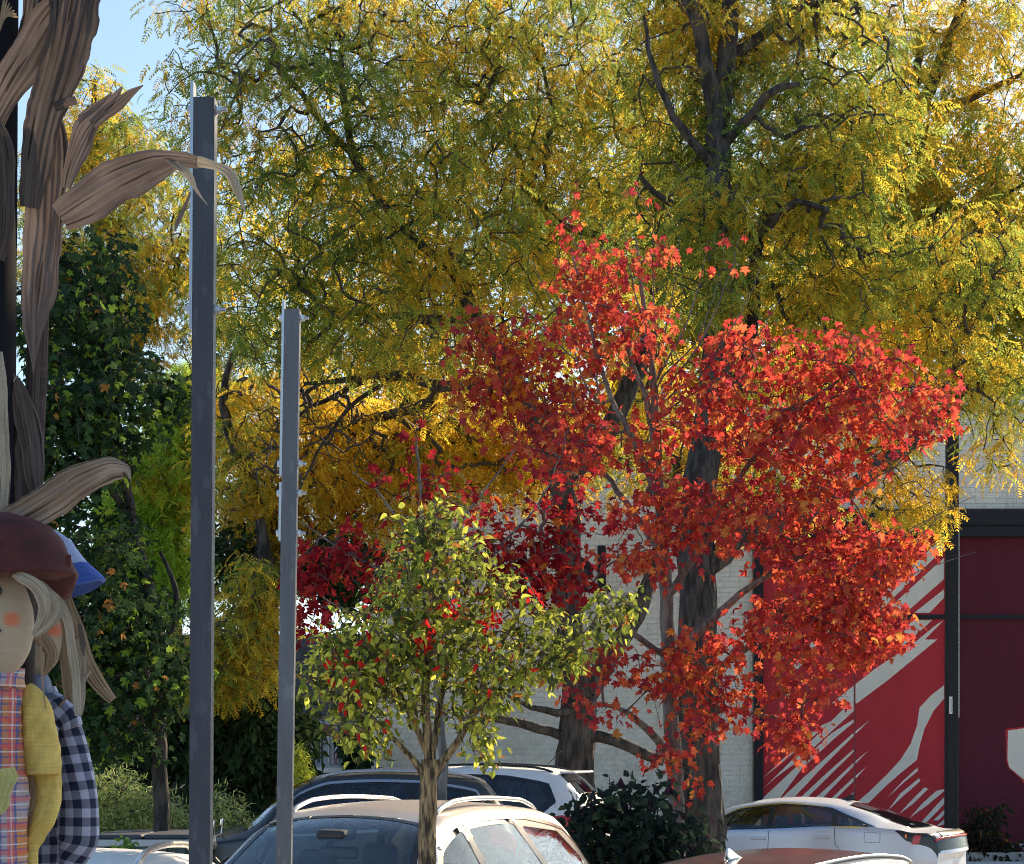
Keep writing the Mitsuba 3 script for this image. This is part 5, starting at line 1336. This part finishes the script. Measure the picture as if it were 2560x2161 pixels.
husk('leaf', [(-8, 300, 30, 10, -0.02), (10, 400, 55, 0, -0.02), (14, 520, 46, 0, -0.02), (-4, 650, 30, 0, -0.02)], 'm_husk_dark', 16)
husk('leaf', [(95, -60, 60, 0, 0.04), (85, 40, 62, 10, 0.04), (60, 120, 34, 10, 0.04)], 'm_husk_dark', 17)
for i in range(7):
    husk('tassel', [(-6, 95, 4, 0), (2 + i * 3, 50 - i * 2, 6, 20), (8 + i * 5, 12 + i * 5, 6, 0), (12 + i * 6, -10 + i * 9, 2, 0)], 'm_raffia_brown', 30 + i)
husk('fibre', [(34, 955, 2, 0), (50, 930, 2, 0), (66, 915, 1, 0)], 'm_raffia', 19)

# ---------------------------------------------------------------- scarecrows
PX = PD / F


def ell(c, rx, ry, rz, seed, D=PD, sub=4, amp=0.03):
    """A stuffed rounded form at a pixel, radii in photo pixels."""
    m = icosphere(sub, 1.0)
    v = np.array(m.vertices)
    v = v * (1 + amp * (2 * meshkit.fbm(v * 2.2 + seed, 3, seed) - 1))[:, None]
    return v * np.array([rx, ry, rz]) * D / F + P(*c, D), np.array(m.faces)


def weave(a, b):
    def fn(p, n, uv):
        w = mikit.noise(p.x * 900, p.y * 900, p.z * 30) * 0.5 + mikit.noise(p.x * 30, p.y * 30, p.z * 900) * 0.5
        return mikit.mix(a, b, mikit.smoothstep(0.3, 0.7, w * 0.5 + 0.5 * mikit.fbm(p.x * 30, p.y * 30, p.z * 30, 3)))
    return mikit.proc(fn)


cheek = P(24, 1548, PD - 0.10)


def face_tone(p, n, uv):
    w = mikit.noise(p.x * 1100, p.y * 1100, p.z * 60) * 0.5 + mikit.noise(p.x * 60, p.y * 60, p.z * 1100) * 0.5
    c = mikit.mix((0.32, 0.25, 0.175), (0.42, 0.34, 0.245), w)
    r = dr.sqrt(dr.square(p.x - cheek[0]) + dr.square(p.z - cheek[2]))
    return mikit.mix(mi.Color3f(0.55, 0.16, 0.08), c, mikit.smoothstep(0.004, 0.016, r))


mat('m_burlap', mikit.proc(face_tone), 0.95)
mat('m_felt_maroon', weave((0.036, 0.010, 0.009), (0.085, 0.019, 0.018)), 0.95, sheen=0.5)
mat('m_felt_blue', weave((0.02, 0.05, 0.22), (0.04, 0.09, 0.34)), 0.9, sheen=0.4)
mat('m_felt_pale', weave((0.22, 0.27, 0.42), (0.32, 0.37, 0.52)), 0.9)
mat('m_yellow_cloth', weave((0.47, 0.33, 0.08), (0.60, 0.44, 0.12)), 0.9)
mat('m_patch', weave((0.36, 0.34, 0.12), (0.46, 0.43, 0.17)), 0.9)
mat('m_denim', weave((0.03, 0.045, 0.10), (0.06, 0.08, 0.16)), 0.9)
mat('m_stick', (0.22, 0.15, 0.09), 0.8)
mat('m_greyblue', weave((0.17, 0.20, 0.28), (0.25, 0.28, 0.36)), 0.9)


def plaid(p, n, uv):
    u, v = p.x * 1000, p.z * 1000
    base = mikit.mix((0.34, 0.28, 0.30), (0.42, 0.17, 0.08), mikit.smoothstep(0.45, 0.6, mikit.noise(u * 0.055, v * 0.022, 1)))
    org = mikit.smoothstep(2.02, 1.95, p.z + 0.0) * 0.0 + mikit.smoothstep(0.52, 0.66, mikit.noise(u * 0.03, v * 0.03, 7))
    base = mikit.mix(base, mi.Color3f(0.50, 0.20, 0.05), org * 0.6)

    def line(x, per, wid):
        f = x / per - dr.floor(x / per)
        return dr.select(f < wid, 1.0, 0.0)
    base = mikit.mix(base, mi.Color3f(0.05, 0.08, 0.24), line(u, 17.0, 0.14) * 0.8)
    base = mikit.mix(base, mi.Color3f(0.05, 0.08, 0.24), line(v, 19.0, 0.14) * 0.7)
    base = mikit.mix(base, mi.Color3f(0.52, 0.06, 0.07), line(u + 8, 34.0, 0.22) * 0.55)
    base = mikit.mix(base, mi.Color3f(0.52, 0.06, 0.07), line(v + 6, 38.0, 0.2) * 0.5)
    return mikit.mix(base, mi.Color3f(0.62, 0.62, 0.62), line(v + 11, 19.0, 0.1) * 0.6 + line(u + 4, 17.0, 0.1) * 0.4)


def gingham(p, n, uv):
    u, v = uv.x * 1.0, uv.y * 1.0
    a = dr.select(u - dr.floor(u) < 0.5, 1.0, 0.0)
    b = dr.select(v - dr.floor(v) < 0.5, 1.0, 0.0)
    t = (a + b) * 0.5
    c = mikit.mix((0.010, 0.013, 0.040), (0.36, 0.37, 0.48), t * t * 0.55 + t * 0.45)
    th = mikit.noise(p.x * 1500, p.y * 100, p.z * 1500)
    return c * (0.85 + 0.3 * th)


mat('m_plaid', mikit.proc(plaid), 0.9)
mat('m_gingham', mikit.proc(gingham), 0.9)


def sleeve(path, radii, seed, n=60, sides=48, D=PD, wr=0.07, check=None):
    """A cloth tube with soft folds; path in pixels."""
    q = spline([[*P(x, y, D + d), r / F * D] for (x, y, d), r in zip(path, radii)], 0.004)
    v, f = tube(q[:, :3], q[:, 3], sides)
    nn = len(q)
    body = v[:-2].reshape(nn, sides, 3)
    ang = np.arange(sides) * 2 * np.pi / sides
    l = np.arange(nn)[:, None] * 0.0045
    nz = meshkit.fbm(np.stack(np.broadcast_arrays(np.cos(ang)[None] * 1.6, np.sin(ang)[None] * 1.6, l * 14), -1) + seed, 3, seed)
    n2 = meshkit.fbm(np.stack(np.broadcast_arrays(np.cos(ang)[None] * 2.2, np.sin(ang)[None] * 2.2, l * 75 + 2 * np.cos(ang)[None]), -1) + seed, 2, seed + 1)
    off = ((2 * nz - 1) + 0.5 * (2 * n2 - 1)) * wr * q[:, 3][:, None]
    ce = q[:, None, :3]
    body = body + unit(body - ce) * off[..., None]
    v = np.vstack([body.reshape(-1, 3), v[-2:]])
    uv = np.stack(np.broadcast_arrays(ang[None] * q[:, 3][:, None] / (check or 1) * 1.0, l * 0.004 / 0.0045 / (check or 1)), -1).reshape(-1, 2)
    return (v, f), np.vstack([uv, uv[:1], uv[-1:]])


k1 = thing('scarecrow', 'scarecrow doll in maroon hat, plaid shirt and yellow jacket at the left edge', 'scarecrow')
hk = emit('head', ell((-8, 1560), 92, 80, 142, 2, D=PD - 0.05), 'm_burlap', k1, True, label='burlap head with orange painted cheek')
emit('eye', ell((-3, 1478), 9, 6, 12, 1, D=PD - 0.098, sub=2), 'm_black', hk, True)
emit('mouth', tube([P(-40, 1600, PD - 0.097), P(-15, 1592, PD - 0.097), P(2, 1575, PD - 0.094)], 0.002, 6), 'm_black', hk)
# maroon felt hat: low crown, brim bent down at the right
ang = np.linspace(0, 2 * np.pi, 64, endpoint=False)
prof = [(0.0, 118), (40, 117), (90, 106), (130, 82), (160, 48), (182, 8), (196, -28), (200, -34), (188, -40), (150, -52), (80, -40), (0, -30)]
V, Fc = [], []
for i, (r, z) in enumerate(prof):
    for a in ang:
        drop = -34 * max(0, r / 200) ** 2 * (0.5 - 0.5 * math.cos(2 * a)) * 0.6 if i < 8 else 0
        und = -46 * math.exp(-((a - 0.6) / 0.5) ** 2) if i >= 8 and r > 100 else 0
        V.append(P(-8, 1402, PD - 0.05) + np.array([r * math.cos(a), r * 0.8 * math.sin(a), z + drop * 0.3 + und]) * PX)
ns = len(ang)
for i in range(len(prof) - 1):
    for j in range(ns):
        Fc.append([i * ns + j, (i + 1) * ns + j, (i + 1) * ns + (j + 1) % ns, i * ns + (j + 1) % ns])
V = np.array(V)
V += (meshkit.fbm(V * 28, 3, 3)[:, None] - 0.5) * 0.010
hat1 = emit('hat', (V, np.array(Fc)), 'm_felt_maroon', k1, 40)
emit('seam_tab', bx(P(178, 0, PD - 0.06)[0], P(192, 0, PD - 0.06)[0], PD - 0.10, PD - 0.097, P(0, 1434, PD)[2], P(0, 1404, PD)[2]), 'm_felt_maroon', hat1)
husk('hair', [(20, 1432, 10, 0, -0.10), (60, 1445, 30, 10, -0.13), (98, 1478, 36, 0, -0.12), (112, 1520, 30, 20, -0.11), (98, 1565, 22, 0, -0.10), (80, 1590, 6, 0, -0.10)], 'm_raffia', 41, k1)
husk('hair', [(70, 1450, 12, 0, -0.11), (120, 1480, 26, 10, -0.11), (148, 1520, 24, 0, -0.10), (128, 1560, 20, 20, -0.10), (82, 1592, 6, 0, -0.10)], 'm_raffia', 42, k1)
husk('hair', [(100, 1470, 10, 0, -0.10), (145, 1505, 24, 0, -0.09), (172, 1560, 22, 0, -0.08), (183, 1640, 24, 10, -0.07), (190, 1720, 22, 0, -0.06), (195, 1790, 14, 0, -0.06)], 'm_raffia', 43, k1, label='long pale raffia strand')
husk('hair', [(70, 1580, 20, 0, 0.02), (110, 1600, 40, 0, 0.02), (128, 1640, 34, 10, 0.02), (108, 1690, 8, 0, 0.02)], 'm_raffia_brown', 44, k1)
husk('hair', [(95, 1560, 10, 0, -0.02), (104, 1640, 5, 0, -0.02), (108, 1720, 4, 0, -0.02), (116, 1785, 2, 0, -0.02)], 'm_raffia_brown', 45, k1)
tor, uvt = sleeve([(-40, 1668, 0), (-42, 1720, 0), (-48, 1850, 0), (-46, 2020, 0), (-48, 2300, 0), (-52, 2420, 0)], [98, 100, 108, 114, 112, 60], 4, D=PD - 0.02)
emit('shirt', tor, 'm_plaid', k1, True)
cm, uvc = sleeve([(-34, 1662, 0), (-36, 1690, 0), (-38, 1716, 0)], [72, 94, 100], 5, D=PD - 0.03, wr=0.05)
emit('collar', cm, 'm_plaid', k1, True)
jm, uvj = sleeve([(112, 1880, 0.03), (118, 1940, 0.03), (124, 1990, 0.03), (112, 2040, 0.02), (92, 2085, 0.02), (80, 2125, 0.02), (78, 2155, 0.02)], [32, 33, 31, 28, 22, 15, 12], 6, D=PD - 0.02, wr=0.22)
emit('sleeve', jm, 'm_yellow_cloth', k1, True, label='yellow jacket sleeve')
fl, uvf = sleeve([(66, 1716, 0.03), (80, 1745, 0.03), (94, 1800, 0.03), (103, 1870, 0.03), (105, 1930, 0.03), (105, 1938, 0.03)], [16, 32, 42, 47, 48, 46], 9, D=PD - 0.035, wr=0.2)
emit('short_sleeve', fl, 'm_yellow_cloth', k1, True)
vs, _ = sleeve([(66, 1900, 0.03), (74, 1990, 0.03), (68, 2090, 0.03), (66, 2200, 0.03)], [22, 26, 24, 22], 10, D=PD + 0.02, wr=0.15)
emit('lining', vs, 'm_stick', k1, True)
pk, uvp = ribbon([(-10, 1924, 100, 0), (-8, 1960, 96, 0), (-14, 2010, 70, 0), (-26, 2035, 30, 0)], 52, fold=-0.15, wave=0.04, D=PD - 0.095)
emit('patch_pocket', pk, 'm_patch', k1, True)
cuff, _ = sleeve([(78, 2126, 0.02), (80, 2160, 0.02), (80, 2180, 0.02)], [17, 15, 14], 7, D=PD - 0.02)
emit('cuff', cuff, 'm_yellow_cloth', k1, True)
for s in (-95, 5):
    tr, _ = sleeve([(s, 2400, 0), (s - 4, 2700, 0), (s - 8, 2960, 0)], [62, 56, 52], 8, D=PD - 0.02)
    emit('trouser_leg', tr, 'm_denim', k1, True)
emit('stake', tube([P(-45, 2350, PD), P(-45, 2900, PD), np.array([P(-45, 0, PD)[0], PD, 0.45])], 0.012, 10), 'm_stick', k1, True)

k2 = thing('scarecrow', 'scarecrow doll in blue hat and navy gingham shirt on the pole behind the plaid one', 'scarecrow')
D2 = PD + 0.20
emit('head', ell((88, 1590), 68, 60, 105, 9, D=D2), 'm_burlap', k2, True)
V, Fc = [], []
prof = [(0.0, 100), (60, 98), (100, 70), (126, 34), (138, 16), (175, -14), (186, -24), (180, -30), (140, -8), (80, -10), (0, -12)]
for i, (r, z) in enumerate(prof):
    for a in ang:
        tip = 1 + 0.0 * a
        dz = -46 * (r / 186) ** 2 * (math.sin(a) ** 2) * (1 if r > 130 else 0)
        V.append(P(78, 1422, D2) + np.array([r * math.cos(a) * tip, r * 0.75 * math.sin(a), z + dz]) * D2 / F)
for i in range(len(prof) - 1):
    for j in range(ns):
        Fc.append([i * ns + j, (i + 1) * ns + j, (i + 1) * ns + (j + 1) % ns, i * ns + (j + 1) % ns])
V = np.array(V)
V += (meshkit.fbm(V * 26, 3, 8)[:, None] - 0.5) * 0.008
Fc = np.array(Fc)
up = Fc[: ns * 4]
emit('hat', (V, Fc[ns * 4:]), 'm_felt_blue', k2, 40)
emit('hat_crown', (V, up), 'm_felt_pale', k2, 40, label='pale blue crown of the blue hat')
husk('hair', [(165, 1480, 20, 0, 0.18), (190, 1560, 34, 10, 0.18), (214, 1640, 34, 0, 0.18), (235, 1690, 44, 0, 0.18), (262, 1730, 34, 0, 0.18), (282, 1752, 24, 0, 0.18)], 'm_raffia_brown', 61, k2)
husk('hair', [(158, 1490, 22, 0, 0.2), (162, 1580, 34, 10, 0.2), (168, 1680, 34, 0, 0.2), (182, 1770, 36, 5, 0.2), (190, 1800, 26, 0, 0.2)], 'm_raffia_brown', 62, k2)
husk('hair', [(190, 1600, 18, 0, 0.16), (205, 1670, 30, 20, 0.16), (202, 1730, 26, 0, 0.16), (198, 1790, 18, 0, 0.16)], 'm_raffia', 63, k2)
husk('hair', [(198, 1560, 8, 0, 0.16), (206, 1600, 14, 0, 0.16), (210, 1640, 3, 0, 0.16)], 'm_husk', 64, k2)
husk('hair', [(224, 1678, 14, 0, 0.15), (210, 1700, 12, 20, 0.15), (198, 1722, 8, 0, 0.15)], 'm_raffia', 65, k2)
husk('twine', [(185, 1725, 4, 0, 0.12), (160, 1752, 5, 0, 0.12), (146, 1770, 4, 0, 0.12)], 'm_stick', 66, k2)
tor, uvt = sleeve([(80, 1720, 0), (84, 1800, 0), (80, 2000, 0), (78, 2350, 0)], [58, 82, 92, 90], 14, D=D2 + 0.02, check=0.027)
emit('shirt', tor, 'm_gingham', k2, True, uv=uvt)
cm, _ = sleeve([(96, 1688, 0), (98, 1712, 0), (100, 1748, 0)], [22, 30, 34], 15, D=D2 - 0.03, wr=0.06)
emit('neckerchief', cm, 'm_greyblue', k2, True)
yk, uvy = sleeve([(120, 1738, 0), (140, 1770, 0), (170, 1800, 0), (182, 1822, 0)], [22, 34, 32, 26], 17, D=D2 - 0.05, check=0.027)
emit('yoke', yk, 'm_gingham', k2, True, uv=uvy)
sm, uvs = sleeve([(172, 1800, 0), (180, 1850, 0), (190, 1930, 0), (197, 2020, 0), (196, 2090, 0), (178, 2161, 0), (166, 2230, 0)], [26, 34, 43, 50, 51, 32, 22], 16, D=D2 - 0.04, check=0.027, wr=0.06)
emit('sleeve', sm, 'm_gingham', k2, True, uv=uvs, label='navy and white gingham sleeve')
emit('stake', tube([P(82, 2300, D2), P(82, 2800, D2), np.array([P(82, 0, D2)[0], D2, 0.45])], 0.012, 10), 'm_stick', k2, True)
